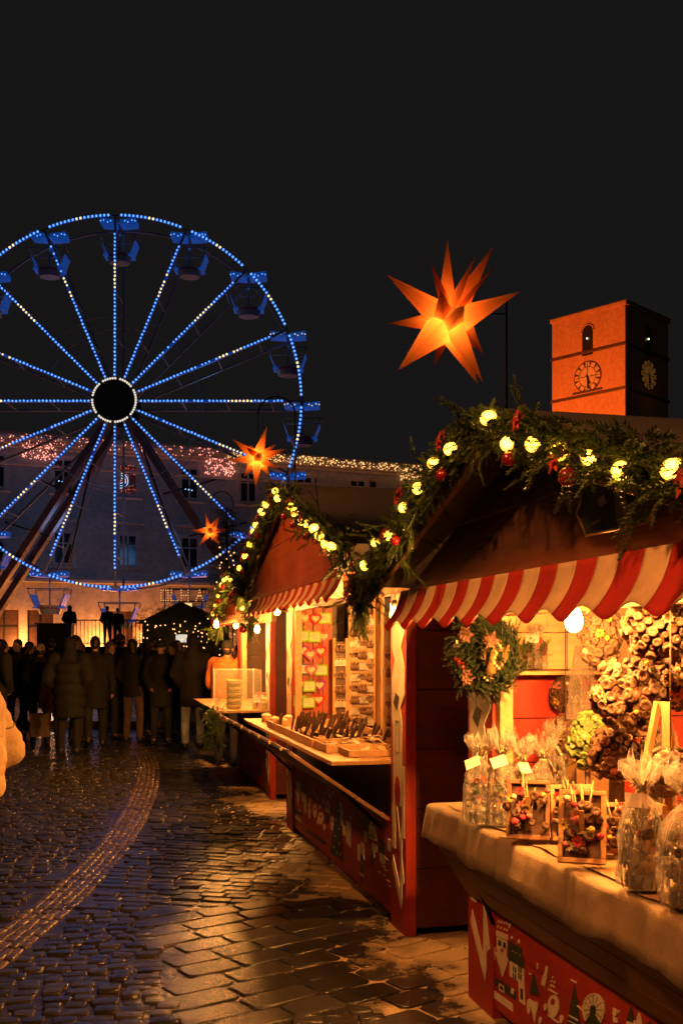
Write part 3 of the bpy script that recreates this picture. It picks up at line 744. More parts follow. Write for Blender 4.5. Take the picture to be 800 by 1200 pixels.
clock(tow, Mdrk(side*.52, tz(430)), True); belfry(tow, Mdrk(side*.5, tz(389)))
m = MB(); z = tz(450); m.box(-side*.5-1.5, -side*.5+1.5, -.16, 0, z-.05, z+.1); m.build('ledge', M_darkw, tow)
Tfr = Matrix.Translation(tc_) @ Matrix.Rotation(math.atan2(-uxv.y, -uxv.x), 4, 'Z')

# ---------------------------------------------------------------- ferris wheel
WY = 50.0; WR = 218*WY/1200
hub = P(135, 470, WY)
M_wst = mat('white_wheel_steel', (.30, .30, .32), .45, var=.15, bump=0)
M_leg = mat('red_oxide_leg', (.16, .07, .05), .5, var=.2, nscale=1)
M_blue = emis('blue_led', (.10, .32, 1.0), 1.8, sample=False)
M_halo = emis('blue_led_halo', (.004, .07, .60), .40, base=(.02,.03,.08), sample=False)  # blue halo round the led beads, put in as glowing strips
M_yel = emis('yellow_led', (1, .78, .22), 1.6, sample=False)
M_wht = emis('white_led', (1, .88, .70), .85, sample=False)
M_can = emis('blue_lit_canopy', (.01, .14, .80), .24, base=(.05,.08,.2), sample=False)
M_seat = emis('blue_glow_seat', (.01, .13, .70), .25, base=(.05,.08,.2), sample=False)  # seat backs are no lamps; blue light on them is put in as emission
M_tubw = mat('gondola_shell', (.34, .36, .40), .4, var=.15, bump=0)
M_redst = mat('gondola_red_stripe', (.40, .02, .03), .4, bump=0)
whl = empty('ferris_wheel', 'tall ferris wheel with blue and yellow lit spokes in front of the palace', 'ferris wheel', hub)
def rot_y(a): return Matrix.Rotation(a, 4, 'Y')
m = MB(); m.tube([(0,-.22,0),(0,.2,0)], [1.0,1.0], 40, smooth=False); m.tube([(0,-.1,0),(0,2.6,0)], [.35,.35], 20); m.tube([(0,1.9,0),(0,2.1,0)], [.9,.9], 32, smooth=False)
hb = m.build('hub', mat('hub_disc', (.03,.03,.03), .5), whl)
m = MB()
for k in range(54):
    if k % 7 == 5: continue
    a = 2*math.pi*k/54; m.ball((1.06*math.cos(a), -.22, 1.06*math.sin(a)), .056, 6, 5)
m.build('light_ring', M_wht, hb)
for k in range(16):
    a = 2*math.pi*k/16; M = rot_y(a)
    m = MB(); m.box(-.05, .05, .02, .14, 1.0, WR, M=M); m.box(-.05, .05, 1.95, 2.05, .9, WR, M=M)
    for z in (3.2, 5.4, 7.6): m.box(-.025, .025, .14, 1.95, z-.025, z+.025, M=M)
    sp = m.build('spoke', M_wst, whl)
    m = MB(); m.box(-.055, .055, -.03, .016, 1.22, WR-.85, M=M); m.build('halo_strip', M_halo, sp)
    m = MB(); n = 38
    for i in range(n):
        z = 1.28+i*(WR-.95-1.28)/(n-1)
        if random.random() > .025: m.ball(M @ Vector((random.uniform(-.012,.012), -.065, z)), .051*random.uniform(.85,1.12), 6, 5, 1 if .60 <= i/n <= .78 else 0)
    m.build('light_string', [M_blue, M_yel], sp)
    # rim between two spokes
    m = MB(); pts = []
    for i in range(9):
        q = a+2*math.pi/16*i/8; pts.append((WR*math.sin(q), .08, WR*math.cos(q)))
    m.tube(pts, .05, 6); m.tube([(p[0], 2.0, p[2]) for p in pts], .05, 6)
    rm = m.build('rim_segment', M_wst, whl)
    m = MB(); m2 = MB(); p2 = []
    for i in range(16):
        q = a+2*math.pi/16*(.09+.82*i/15); m.ball((WR*math.sin(q), -.02, WR*math.cos(q)), .062, 6, 5, 1 if i in (7, 8) else 0)
        p2.append((WR*math.sin(q), .02, WR*math.cos(q)))
    m.build('light_string', [M_blue, M_yel], rm)
    m2.tube(p2, .065, 6); m2.build('halo_strip', M_halo, rm)
    # gondola hanging from the rim
    gx, gz = WR*math.sin(a), WR*math.cos(a)
    ge = bpy.data.objects.new('gondola', None); col.objects.link(ge); ge.parent = whl; ge.location = (gx, 1.05, gz); ge.empty_display_size = .1
    m = MB(); m.tube([(0,-1.0,0),(0,1.0,0)], .06, 6); m.tube([(0,0,.05),(0,0,-1.95)], .045, 6); m.build('hanger', M_wst, ge)
    m = MB()
    for sg in (-1, 1):
        vs = [(sg*.10,-.42,.06),(sg*.88,-.42,.16),(sg*.88,.42,.16),(sg*.10,.42,.06),(sg*.10,-.42,-.16),(sg*.88,-.42,-.10),(sg*.88,.42,-.10),(sg*.10,.42,-.16)]
        fs = [(0,1,2,3),(7,6,5,4),(0,4,5,1),(1,5,6,2),(2,6,7,3),(3,7,4,0)]
        m.add(vs, fs if sg > 0 else [tuple(reversed(f)) for f in fs])
    cn = m.build('canopy', M_can, ge, .02)
    m = MB()
    for sg in (-1, 1):
        for (u, v) in ((.35,.0),(.7,.03),(.5,-.06),(.85,.0)): m.ball((sg*u, -.44, -.02+v), .035, 5, 4)
    m.build('canopy_lights', M_wht if k in (4, 3) else M_blue, cn)
    # tub: flared shell with open waist, red stripe and seat backs given a blue glow
    m = MB(); zt_, zb_ = -.95, -2.0
    def rg(z, rx, ry): return (z, 0, 0, rx, ry)
    def shell(z0_, z1_, r0_, r1_, mi):
        seg = 12; vs = []; fs = []
        for (z, r_) in ((z0_, r0_), (z1_, r1_)):
            for q in range(seg):
                an = 2*math.pi*(q+.5)/seg; vs.append((r_*math.cos(an), r_*.85*math.sin(an), z))
        for q in range(seg): fs.append((q, (q+1)%seg, seg+(q+1)%seg, seg+q))
        m.add(vs, fs, mi)
    shell(-1.98, -1.72, .50, .60, 0); shell(-1.72, -1.66, .605, .62, 1); shell(-1.66, -1.55, .62, .66, 0)
    m.add([(.5*math.cos(2*math.pi*(q+.5)/12), .425*math.sin(2*math.pi*(q+.5)/12), -1.98) for q in range(12)], [tuple(range(11,-1,-1))], 0)
    m.build('tub', [M_tubw, M_redst], ge)
    for sg in (-1, 1):
        m = MB()
        for yy_ in (-.34, -.1, .14, .36):
            m.add([(sg*.60,yy_-.09,-1.6),(sg*.60,yy_+.09,-1.6),(sg*.84,yy_+.09,-1.0),(sg*.84,yy_-.09,-1.0),(sg*.66,yy_-.09,-1.6),(sg*.66,yy_+.09,-1.6),(sg*.90,yy_+.09,-1.0),(sg*.90,yy_-.09,-1.0)],
                  [(0,1,2,3),(7,6,5,4),(0,3,7,4),(1,5,6,2),(0,4,5,1),(3,2,6,7)])
        m.box(sg*.62-.12, sg*.62+.12, -.4, .4, -1.70, -1.62)
        m.build('seat_back', M_seat, ge); m = MB()
    m = MB()
    for sg in (-1, 1):
        for sy in (-1, 1): m.tube([(sg*.62, sy*.5, -1.58), (sg*.86, sy*.62, -.98), (sg*.92, sy*.66, -.72)], .03, 5)
        m.tube([(sg*.92, -.66, -.72), (sg*.92, .66, -.72)], .03, 5)
        m.tube([(-.92, sg*.66, -.74), (.92, sg*.66, -.74)], .025, 5)
    m.build('guard_rail', M_wst, ge)
for sx in (-1, 1):
    for yo in (.75, 2.75):
        foot = P(135+sx*212, 757, WY); foot.z = 0; f = foot-hub; f.y = yo
        m = MB(); d = f-Vector((0,yo,0)); L = d.length
        m.box(-.30, .30, -.16, .16, .9, L, M=Matrix.Translation((0,yo,0)) @ orient(d)); m.build('support_leg', M_leg, whl, .03)
m = MB()
for sx in (-1, 1):
    for (a, b_) in (((sx*2.2,.9,-4.4),(sx*4.6,2.6,-3.4)), ((sx*3.5,.9,-6.5),(sx*6.2,2.6,-5.6)), ((sx*1.2,.9,-2.2),(sx*3.0,2.6,-8.0))):
        m.tube([a, b_], .05, 6)
m.build('cross_brace', M_dark, whl)
for rr_, yo in ((WR*.46, 2.0), (WR*.46, .08)):
    m = MB(); m.tube([(rr_*math.sin(2*math.pi*i/48), yo, rr_*math.cos(2*math.pi*i/48)) for i in range(49)], .025, 5, caps=False); m.build('bracing_ring', M_wst, whl)
# boarding platform
plt = empty('boarding_platform', 'raised dark platform with railings under the ferris wheel', 'platform', P(75, 757, 44.5)*1)
plt.location.z = 0
m = MB(); m.box(-6, 4.6, 0, 9, 1.42, 1.6); m.box(-6, 4.6, .3, .4, 0, 1.42); m.build('deck', M_dark, plt)
m = MB(); m.box(-1.1, .38, -.25, .25, 1.6, 2.55); m.build('ticket_counter', M_darkw, plt, .02)
m = MB(); m.box(-1.16, .44, -.31, .31, 2.55, 2.62); m.build('counter_top', M_steel, plt)
m = MB()
for x0, x1 in ((.55, 1.9), (2.6, 4.5), (-6, -3.2)):
    m.tube([(x0,0,2.75),(x1,0,2.75)], .03, 6); m.tube([(x0,0,1.75),(x1,0,1.75)], .025, 6)
    n = int((x1-x0)/.16)
    for i in range(n+1): m.tube([(x0+(x1-x0)*i/n,0,1.6),(x0+(x1-x0)*i/n,0,2.75)], .018, 5)
m.build('railing', M_steel, plt)
# low yellow cable ramp at the crowd's feet
m = MB(); a = P(-60, 757, 20.6); b_ = P(345, 757, 20.6)
m.prism([(a.x,0),(b_.x,0),(b_.x,.13),(a.x,.13)], .25, M=Matrix.Translation((0,20.6,0)))
tag(m.build('cable_ramp', mat('yellow_rubber', (.80, .48, .04), .6, var=.3, nscale=3), bevel=.03), 'low yellow cable ramp lying across the square at the crowd\'s feet', 'cable ramp')

# ---------------------------------------------------------------- paper stars
M_star = bpy.data.materials.new('orange_star_paper'); M_star.use_nodes = True
nt = M_star.node_tree; nt.nodes.clear(); L = nt.links.new
out = nt.nodes.new('ShaderNodeOutputMaterial'); mx = nt.nodes.new('ShaderNodeMixShader'); mx.inputs[0].default_value = .62
df = nt.nodes.new('ShaderNodeBsdfDiffuse'); df.inputs['Color'].default_value = (.60, .16, .03, 1)
tl_ = nt.nodes.new('ShaderNodeBsdfTranslucent')
tcn = nt.nodes.new('ShaderNodeTexCoord'); nn = nt.nodes.new('ShaderNodeTexNoise'); nn.inputs['Scale'].default_value = 5; nn.inputs['Detail'].default_value = 5
cm = nt.nodes.new('ShaderNodeMix'); cm.data_type = 'RGBA'; cm.inputs['A'].default_value = (.85, .24, .045, 1); cm.inputs['B'].default_value = (.95, .34, .08, 1)
L(tcn.outputs['Object'], nn.inputs['Vector']); L(nn.outputs['Fac'], cm.inputs['Factor']); L(cm.outputs['Result'], tl_.inputs['Color'])
L(df.outputs[0], mx.inputs[1]); L(tl_.outputs[0], mx.inputs[2]); L(mx.outputs[0], out.inputs['Surface'])
def star_mesh(dirs, r0):
    bm = bmesh.new()
    vs = [bm.verts.new(Vector(d).normalized()) for d in dirs]
    bmesh.ops.convex_hull(bm, input=vs)
    bm.verts.ensure_lookup_table(); bm.faces.ensure_lookup_table(); bm.verts.index_update(); bm.faces.index_update()
    vv = []; ff = []
    cent = [f.calc_center_median().normalized()*r0 for f in bm.faces]
    vv += [tuple(c) for c in cent]
    for v, d in zip(vs, dirs):
        n = v.co.normalized(); up = Vector((0.13,.91,.39)); a = n.cross(up).normalized(); b = n.cross(a)
        fs = sorted(v.link_faces, key=lambda f: math.atan2(cent[f.index].dot(b), cent[f.index].dot(a)))
        t = len(vv); vv.append(tuple(d))
        for i in range(len(fs)): ff.append((fs[i].index, fs[(i+1)%len(fs)].index, t))
    bm.free()
    mb = MB(); mb.add(vv, ff); return mb
def star(label, px, py, Y, rad, tips, power, pole_dx, cable=.35, flat=False, rz=0):
    c = P(px, py, Y)
    dirs = []
    for (dx, dz, s) in tips:                # 2-D tip direction in units of the radius, s = sign of the depth part
        q = max(0, 1-dx*dx-dz*dz); dirs.append(Vector((dx, -s*math.sqrt(q), dz)))
    # lengths: shorter hidden ones
    dirs = [d*rad*random.uniform(.94, 1.02) for d in dirs]
    root = empty('paper_star', label, 'star lantern', c, rz, 'paper star lanterns on lamp posts')
    mb = star_mesh(dirs, rad*.27); mb.build('shade', M_star, root)
    m = MB(); m.tube([(0,.02,rad*.2),(0,.02,rad+cable)] if not flat else [(0,.03,.02),(.05,.03,.05)], .008, 5); m.build('cable', M_black, root)
    lamp('star_lamp', (0, -rad*.02, -rad*.07), power, (1, .52, .15), rad*.14, parent=root)
    # post with a curved hook
    zt_ = c.z+(.25 if flat else rad+cable)
    pr = empty('lamp_post', 'dark hooked post carrying the ' + label.replace('orange ', '', 1), 'post', (c.x+pole_dx, c.y, 0), 0, 'hooked posts for the star lanterns')
    m = MB(); m.tube([(0,0,0),(0,0,.9),(0,0,.95),(0,0,zt_)], [.07,.07,.03,.012], 10); m.build('pole', M_dark, pr)
    m = MB(); pts = [(pole_dx*-.5*(1-math.cos(math.pi*i/12)), 0, zt_+abs(pole_dx)*.5*math.sin(math.pi*i/12)) for i in range(13)]
    if flat: m.tube([(0,0,c.z+.06),(-pole_dx*.5,0,c.z+.07),(-pole_dx,.03,c.z+.02)], .008, 8)
    else: m.tube(pts, .02, 8)
    m.build('hook', M_dark, pr)
    m = MB(); m.lathe([(.16,0),(.16,.05),(.10,.12),(.08,.3)], 14); m.build('base', M_dark, pr)
    return root
T1 = [(-.03,.98,1),(.52,.80,1),(.50,.42,1),(.88,.22,1),(.45,-.68,-1),(.42,-.88,1),(-.68,-.72,1),(-.82,.46,1),(-.74,.15,-1),(-.21,.52,-1),(-.30,.42,1),(.27,.55,1),(-.35,.33,-1),
      (.10,-.15,1),(-.2,.05,1),(.2,.2,-1),(-.1,-.35,-1),(.55,-.2,-1),(-.5,-.4,-1)]
star('big orange paper star glowing high over the stalls', 525, 374, 12, .93, T1, 25, .68, .02, True)
T2 = [(.30,.95,1),(-.80,.55,1),(.93,.22,1),(.75,-.45,1),(-.05,-.97,1),(-.92,-.15,1),(-.35,.55,-1),(.55,.55,-1),(.1,-.1,1),(-.3,.15,1),(.3,-.45,-1),(-.5,-.5,-1),(.0,.2,-1)]
star('middle-sized orange paper star over the second stall\'s gable', 302, 536, 26, .82, T2, 26, .95, .25)
T3 = [(-.25,.92,1),(-.97,-.02,1),(.95,.05,1),(.55,-.82,1),(-.60,-.78,1),(.5,.70,1),(-.35,.5,-1),(.1,.0,1),(.3,-.2,-1),(-.4,-.3,-1),(0,-.5,-1)]
star('smallest orange paper star in front of the palace windows', 247, 622, 42, .86, T3, 20, .9, .3)
# ---------------------------------------------------------------- fir greenery
def sprig_template(nn=46, L=.12, nl=.022):
    vs = []; fs = []
    r_ = random.Random(3)
    vs += [(-.0022,0,0),(.0022,0,0),(0,0,L),(0,-.0022,0),(0,.0022,0)]; fs += [(0,1,2),(3,4,2)]
    for i in range(nn):
        z = L*(.04+.95*i/nn); q = i*2.4+r_.uniform(-.3,.3); l = nl*(1-.35*(i/nn)**2)*r_.uniform(.8,1.15)
        d = Vector((math.cos(q)*.80, math.sin(q)*.80, .62)).normalized(); t = Vector((-math.sin(q), math.cos(q), 0))*.0023
        b = Vector((0,0,z)); o = len(vs)
        vs += [b-t, b+t, b+d*l*.6+t*.9, b+d*l, b+d*l*.6-t*.9]; fs += [(o,o+1,o+2),(o,o+2,o+3),(o,o+3,o+4)]
    return np.array([tuple(v) for v in vs]), np.array(fs)
SPT = sprig_template()
def sprigs(name, items, parent, m=None, tmpl=None):     # items: (pos, dir, scale)
    tv, tf = tmpl or SPT
    n = len(items); V = np.zeros((n, len(tv), 3))
    for i, (p, d, s) in enumerate(items):
        M = np.array(orient(d, random.uniform(0, 6.28)))[:3,:3]*s
        V[i] = tv @ M.T + np.array(p)
    T = (tf[None]+np.arange(n)[:,None,None]*len(tv)).reshape(-1,3)
    me = bpy.data.meshes.new(name); me.vertices.add(n*len(tv)); me.vertices.foreach_set('co', V.reshape(-1))
    me.loops.add(T.size); me.loops.foreach_set('vertex_index', T.reshape(-1).astype(np.int32))
    me.polygons.add(len(T)); me.polygons.foreach_set('loop_start', (np.arange(len(T))*3).astype(np.int32))
    me.update(calc_edges=True); me.materials.append(m or M_fir)
    o = bpy.data.objects.new(name, me); col.objects.link(o); o.parent = parent; return o
def rdir(): 
    v = Vector((random.gauss(0,1), random.gauss(0,1), random.gauss(0,1))); return v.normalized()
BULB = None; BAUB = None; POIN = None
def bulb_proto():
    m = MB(); m.lathe([(.006,-.036),(.020,-.031),(.031,-.014),(.034,.002),(.030,.017),(.019,.030),(.012,.038)], 12); return m.mesh('garland_bulb', M_garl)
BULBME = bulb_proto()
m = MB(); m.ball((0,0,0), .034, 14, 10); m.tube([(0,0,.032),(0,0,.045)], [.009,.008], 8, 1); BAUBME = m.mesh('bauble', [M_bauble, M_gold])
def poin_mesh(mt, sz=.075):
    m = MB()
    for lay in range(2):
        for k in range(6):
            a = 2*math.pi*(k+lay*.5)/6; l = sz*(1-.25*lay); w = l*.28; ca, sa = math.cos(a), math.sin(a)
            z = .006+.012*lay
            pts = [(0,0,z),(l*.5,-w,z+.012),(l,0,z+.004),(l*.5,w,z+.012),(l*.5,0,z+.004)]
            vs = [(x*ca-y*sa, x*sa+y*ca, zz) for x,y,zz in pts]
            m.add(vs, [(0,1,4),(1,2,4),(2,3,4),(3,0,4)])
    for k in range(5): m.ball((.008*math.cos(k*1.26), .008*math.sin(k*1.26), .024), .006, 6, 4, 1)
    return m.mesh('poinsettia', [mt, M_gold])
POINME = poin_mesh(M_poin); POINGME = poin_mesh(M_poinp, .085)
def link(name, me, parent, loc, rot=None, scale=1):
    o = bpy.data.objects.new(name, me); col.objects.link(o); o.parent = parent; o.location = loc
    if rot is not None: o.rotation_euler = rot
    if scale != 1: o.scale = (scale,)*3
    return o

# ---------------------------------------------------------------- market stalls
AV = Vector((.235, -.972, 0)).normalized(); IV = Vector((-AV.y, AV.x, 0)); RZ = math.atan2(AV.y, AV.x)
class Stall:
    def __init__(s, O): s.O = Vector((O[0], O[1], 0))
    def w(s, a, b, z): return s.O + AV*a + IV*b + Vector((0,0,z))
    def _ray(s, px, py): return Vector(((px-400)/1200, 1, (757-py)/1200))
    def _loc(s, q): d = q-s.O; return d.dot(AV), d.dot(IV), q.z
    def hw(s, px, py, w):
        d = s._ray(px, py); t = (s.O.dot(IV)+w)/d.dot(IV); l = s._loc(Vector((0,0,H0))+d*t); return l[0], l[2]
    def hs(s, px, py, sv):
        d = s._ray(px, py); t = (s.O.dot(AV)+sv)/d.dot(AV); l = s._loc(Vector((0,0,H0))+d*t); return l[1], l[2]
    def hz(s, px, py, z):
        d = s._ray(px, py); t = (z-H0)/d.z; l = s._loc(Vector((0,0,H0))+d*t); return l[0], l[1]
def boards(m, x0, x1, z0, z1, n, y0, y1, gap=.004, axis='z', mi=0):
    for i in range(n):
        a = z0+(z1-z0)*i/n; b = z0+(z1-z0)*(i+1)/n-gap
        m.box(x0, x1, y0, y1, a, b, mi)
def build_stall(label, st, L, D, ze, zp, ov, zh, aw, flap, top, awh=.17, stripe=.125, inner_split=None, posts=.30, za=None, rec=.0, aoff=None):
    root = empty('market_stall', label, 'market stall', st.O, RZ, 'wooden market stalls along the passage')
    st.root = root; st.L = L
    za = za or ze-.05; ao = aoff if aoff else ov+.028; gw = ov-rec
    m = MB(); boards(m, posts+.002, L-posts-.002, .05, zh, 3, 0, .03); st.front = m.build('front_panel', M_red, root, .003)
    for s0 in (0, L-posts):
        m = MB(); m.box(s0, s0+posts, -.012, .05, .0, za-.12); m.build('post', M_redz, root, .004)
    for s0 in (0, L-.08):
        m = MB(); m.box(s0, s0+.08, D-.08, D, 0, za); m.build('post', M_redz, root, .004)
    # side walls: red boards outside, pine/red lining inside
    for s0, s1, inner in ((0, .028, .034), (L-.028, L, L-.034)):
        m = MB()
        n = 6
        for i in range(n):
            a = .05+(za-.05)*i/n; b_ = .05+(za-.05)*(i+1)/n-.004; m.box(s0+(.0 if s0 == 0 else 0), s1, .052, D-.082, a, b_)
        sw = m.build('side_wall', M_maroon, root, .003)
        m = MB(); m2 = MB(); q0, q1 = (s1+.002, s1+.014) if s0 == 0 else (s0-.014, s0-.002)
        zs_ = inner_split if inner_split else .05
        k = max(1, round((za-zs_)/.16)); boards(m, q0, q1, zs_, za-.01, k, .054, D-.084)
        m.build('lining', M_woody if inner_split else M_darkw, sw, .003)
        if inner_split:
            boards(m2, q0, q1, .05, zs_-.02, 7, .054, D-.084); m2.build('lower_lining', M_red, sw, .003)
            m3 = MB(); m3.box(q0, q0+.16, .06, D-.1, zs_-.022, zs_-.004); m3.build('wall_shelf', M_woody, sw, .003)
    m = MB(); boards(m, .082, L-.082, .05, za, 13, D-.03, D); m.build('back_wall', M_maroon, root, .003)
    m = MB(); boards(m, .082, L-.082, .3, za-.01, 12, D-.046, D-.034); m.build('back_lining', M_woodx, root, .003)
    m = MB(); boards(m, posts+.002, L-posts-.002, zh+.012, top[2]-.034, 2, .012, .03); m.build('dark_void_board', M_black, root)  # black sheet put in for the dark void under the counter
    m = MB(); m.box(.03, L-.03, .055, D-.05, .04, .09); m.build('floor', M_darkw, root)
    m = MB(); m.box(.0, L, .0, .06, za-.12, za); m.box(posts, posts+.06, .0, .06, zh+.0, za-.12) ; m.build('header', M_woodx, root, .004)
    m = MB(); m.box(-.1, L+.1, -gw, 0, za-.022, za); m.box(-.1, .0, 0, D, za-.022, za); m.box(L, L+.1, 0, D, za-.022, za); m.build('soffit', M_gable, root, .003)
    # roof slopes
    e = .14; mid = L/2; sl = (zp-ze)/(mid)
    for sg in (-1, 1):
        m = MB(); x_e = -e if sg < 0 else L+e; z_e = ze-sl*e
        pts = [(x_e, z_e), (mid, zp), (mid, zp+.05), (x_e, z_e+.05)]
        m.prism(pts, D+ov+.22, M=Matrix.Translation((0, D+.18, 0))); m.build('roof', M_roof, root, .004)
    # gable boards (front) and plain rear gable
    for yy, nm in ((-gw, 'gable'), (D-.03, 'rear_gable')):
        m = MB(); nb = 2
        for i in range(nb):
            z0 = za+(zp-za)*i/nb; z1 = za+(zp-za)*(i+1)/nb-.004
            h = lambda z: max(.02, (zp-z)/sl - .02)
            x0 = mid-min(mid+.1, h(z0)); x1 = mid+min(mid+.1, h(z0)); x2 = mid+min(mid+.1, h(z1)); x3 = mid-min(mid+.1, h(z1))
            m.prism([(x0,z0),(x1,z0),(x2,z1),(x3,z1)], .03, M=Matrix.Translation((0, yy+.03, 0)))
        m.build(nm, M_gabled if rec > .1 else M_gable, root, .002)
    m = MB()
    for sg in (-1, 1):
        x_e = -e if sg < 0 else L+e; z_e = ze-sl*e
        m.prism([(x_e, z_e-.09), (mid, zp-.09), (mid, zp-.003), (x_e, z_e-.003)], .022, M=Matrix.Translation((0, -ov-.003, 0)))
    m.build('bargeboard', M_darkw, root, .003)
    # awning
    aspread = .085 if not aoff else .05
    s0, s1 = aw; nst = max(2, round((s1-s0)/stripe)); sw_ = (s1-s0)/nst; nu = 8; nv = 10
    vs = []; fs = []; mi = []
    for k in range(nst):
        o = len(vs)
        for i in range(nu+1):
            u = s0+sw_*(k+i/nu); ph = math.cos(math.pi*((u-s0)/sw_-.5)) if True else 0
            hb = awh*(1.0+.12*(abs(math.sin(math.pi*(u-s0)/sw_)) if k % 2 == 0 else -abs(math.sin(math.pi*(u-s0)/sw_))*.9))
            sag = .006*math.sin(u*5.1)
            for j in range(nv+1):
                v = j/nv
                vs.append((u+.0*v, -ao-.03*v-aspread*v**2.2+.003*math.sin(u*9)*v, za-.004-hb*v+.02*v*v))
        for i in range(nu):
            for j in range(nv):
                fs.append((o+i*(nv+1)+j, o+i*(nv+1)+j+1, o+(i+1)*(nv+1)+j+1, o+(i+1)*(nv+1)+j)); mi.append(k % 2)
    m = MB(); m.add(vs, fs, 0, True); m.m = mi
    a_ = m.build('awning', [M_awr, M_aww], root)
    sd = a_.modifiers.new('solid', 'SOLIDIFY'); sd.thickness = .004
    for s_ in aw:      # end cheeks
        m = MB(); prof = [(-ao-.03*v-aspread*v**2.2, za-.004-awh*v+.02*v*v) for v in [j/8 for j in range(9)]]
        pts = [(p[0], p[1]) for p in prof]+[(-ao, prof[-1][1])]
        m.prism([(p[0], p[1]) for p in pts], .005, M=Matrix.Translation((s_+(.006 if s_ > 1 else -.002), 0, 0)) @ Matrix.Rotation(R(90), 4, 'Z'))
        m.build('awning_end', M_aww, root)
    # hinged flap propped up under the counter
    (fw, fz0, fz1, fs0, fs1) = flap
    d = Vector((0, fw, fz1-fz0)); ln = d.length; M = Matrix.Translation((0, -.015, fz0)) @ Matrix.Rotation(-math.atan2(fz1-fz0, -fw)-math.pi, 4, 'X')
    m = MB(); nb = 3
    for i in range(nb):
        y0 = ln*i/nb; y1 = ln*(i+1)/nb-.003
        f0 = Vector((0, -.015+fw*i/nb, fz0+(fz1-fz0)*i/nb)); f1 = Vector((0, -.015+fw*(i+1)/nb*.99, fz0+(fz1-fz0)*((i+1)/nb-.008)))
        nrm = Vector((0, -(fz1-fz0), fw)).normalized()*.022
        vs = [(x, p.y+q.y, p.z+q.z) for x in (fs0, fs1) for p in (f0, f1) for q in (Vector(), nrm)]
        m.add(vs, [(0,2,3,1),(4,5,7,6),(0,1,5,4),(2,6,7,3),(1,3,7,5),(0,4,6,2)])
    fl = m.build('counter_flap', M_flap, root, .003)
    m = MB()
    for k in range(int((fs1-fs0)/.42)):
        s_ = fs0+.2+.42*k; m.box(s_-.010, s_+.010, fw-.030, fw-.012, fz1-.024, fz1-.006)
    m.build('hinge', M_gold, fl)
    m = MB()
    for s_ in (fs0+.25, fs1-.25): m.tube([(s_, 0, fz0-.1), (s_, fw*.55, fz0+(fz1-fz0)*.52)], .012, 6)
    m.build('prop_bar', M_dark, fl)
    # counter board
    (tw0, tw1, tz, ts0, ts1) = top
    m = MB(); m.box(ts0, ts1, tw0, tw1, tz-.028, tz); m.build('counter', M_woodx, root, .004)
    return root
def hang_bulb(root, s, w, z, ztop, on=True, tilt=.0, r=.030):
    b = bpy.data.objects.new('light_fitting', None); col.objects.link(b); b.parent = root; b.location = (s, w, z); b.empty_display_size = .05
    m = MB(); m.lathe([(.012,.052),(.020,.050),(.030,.018),(.031,0),(.025,-.020),(.010,-.031),(.001,-.032)], 16, M=Matrix.Scale(r/.030, 4)); m.build('bulb', M_bulbon, b)
    m = MB(); m.lathe([(.018,.052),(.019,.095),(.008,.105)], 12, M=Matrix.Scale(r/.030, 4)); m.build('socket', M_socket, b)
    m = MB(); m.tube([(0,0,.10),(.02,.01,.5*(ztop-z)+.05),(0,0,ztop-z)], .004, 5); m.build('cord', M_aww, b)

S2 = Stall((-.487, 9.27)); S3 = Stall((.60, 4.77)); S1 = Stall((-.743-.235*2.55, 10.87+.972*2.55))
build_stall('middle market stall with ornaments for sale, hearts panel and cream painted post', S2, 3.65, 1.9, 2.22, 2.75, .36, .60, (.06, 3.46), (-.60, .62, 1.03, -.02, 3.34), (-.365, .5, .96, -.28, 3.33), awh=.17, za=2.055, rec=.02, aoff=.33)
build_stall('nearest market stall at the right edge selling dried flower gifts', S3, 2.75, 1.9, 1.945, 2.355, .45, .49, (.05, 2.54), (-.18, .505, .785, .04, 2.73), (-.20, .5, .905, .06, 2.72), awh=.175, inner_split=1.52, za=1.88, rec=.17, aoff=.355)
build_stall('farthest market stall, half hidden, with a clear box on its counter', S1, 2.55, 1.9, 2.06, 2.5, .20, .60, (.03, 2.5), (-.55, .62, .90, .02, 2.5), (-.58, .4, .95, .0, 2.53), awh=.14)

# lamps in the stalls
hang_bulb(S3.root, *S3.hw(672, 727, -.10)[0:1], -.10, S3.hw(672, 727, -.10)[1]-.01, 1.88, r=.030)
hang_bulb(S3.root, 1.65, -.06, 1.80, 1.87, r=.024)
hang_bulb(S3.root, 1.6, 1.2, 1.76, 1.88)
hang_bulb(S2.root, 3.62, -.07, 1.80, 2.04, r=.026); hang_bulb(S2.root, .30, -.15, 1.93, 2.03); hang_bulb(S2.root, 1.7, .5, 1.92, 2.07)
hang_bulb(S1.root, 2.35, -.12, 1.80, 2.0); hang_bulb(S1.root, 2.0, -.52, 1.86, 1.99, r=.028); hang_bulb(S1.root, .5, -.1, 1.88, 2.0)

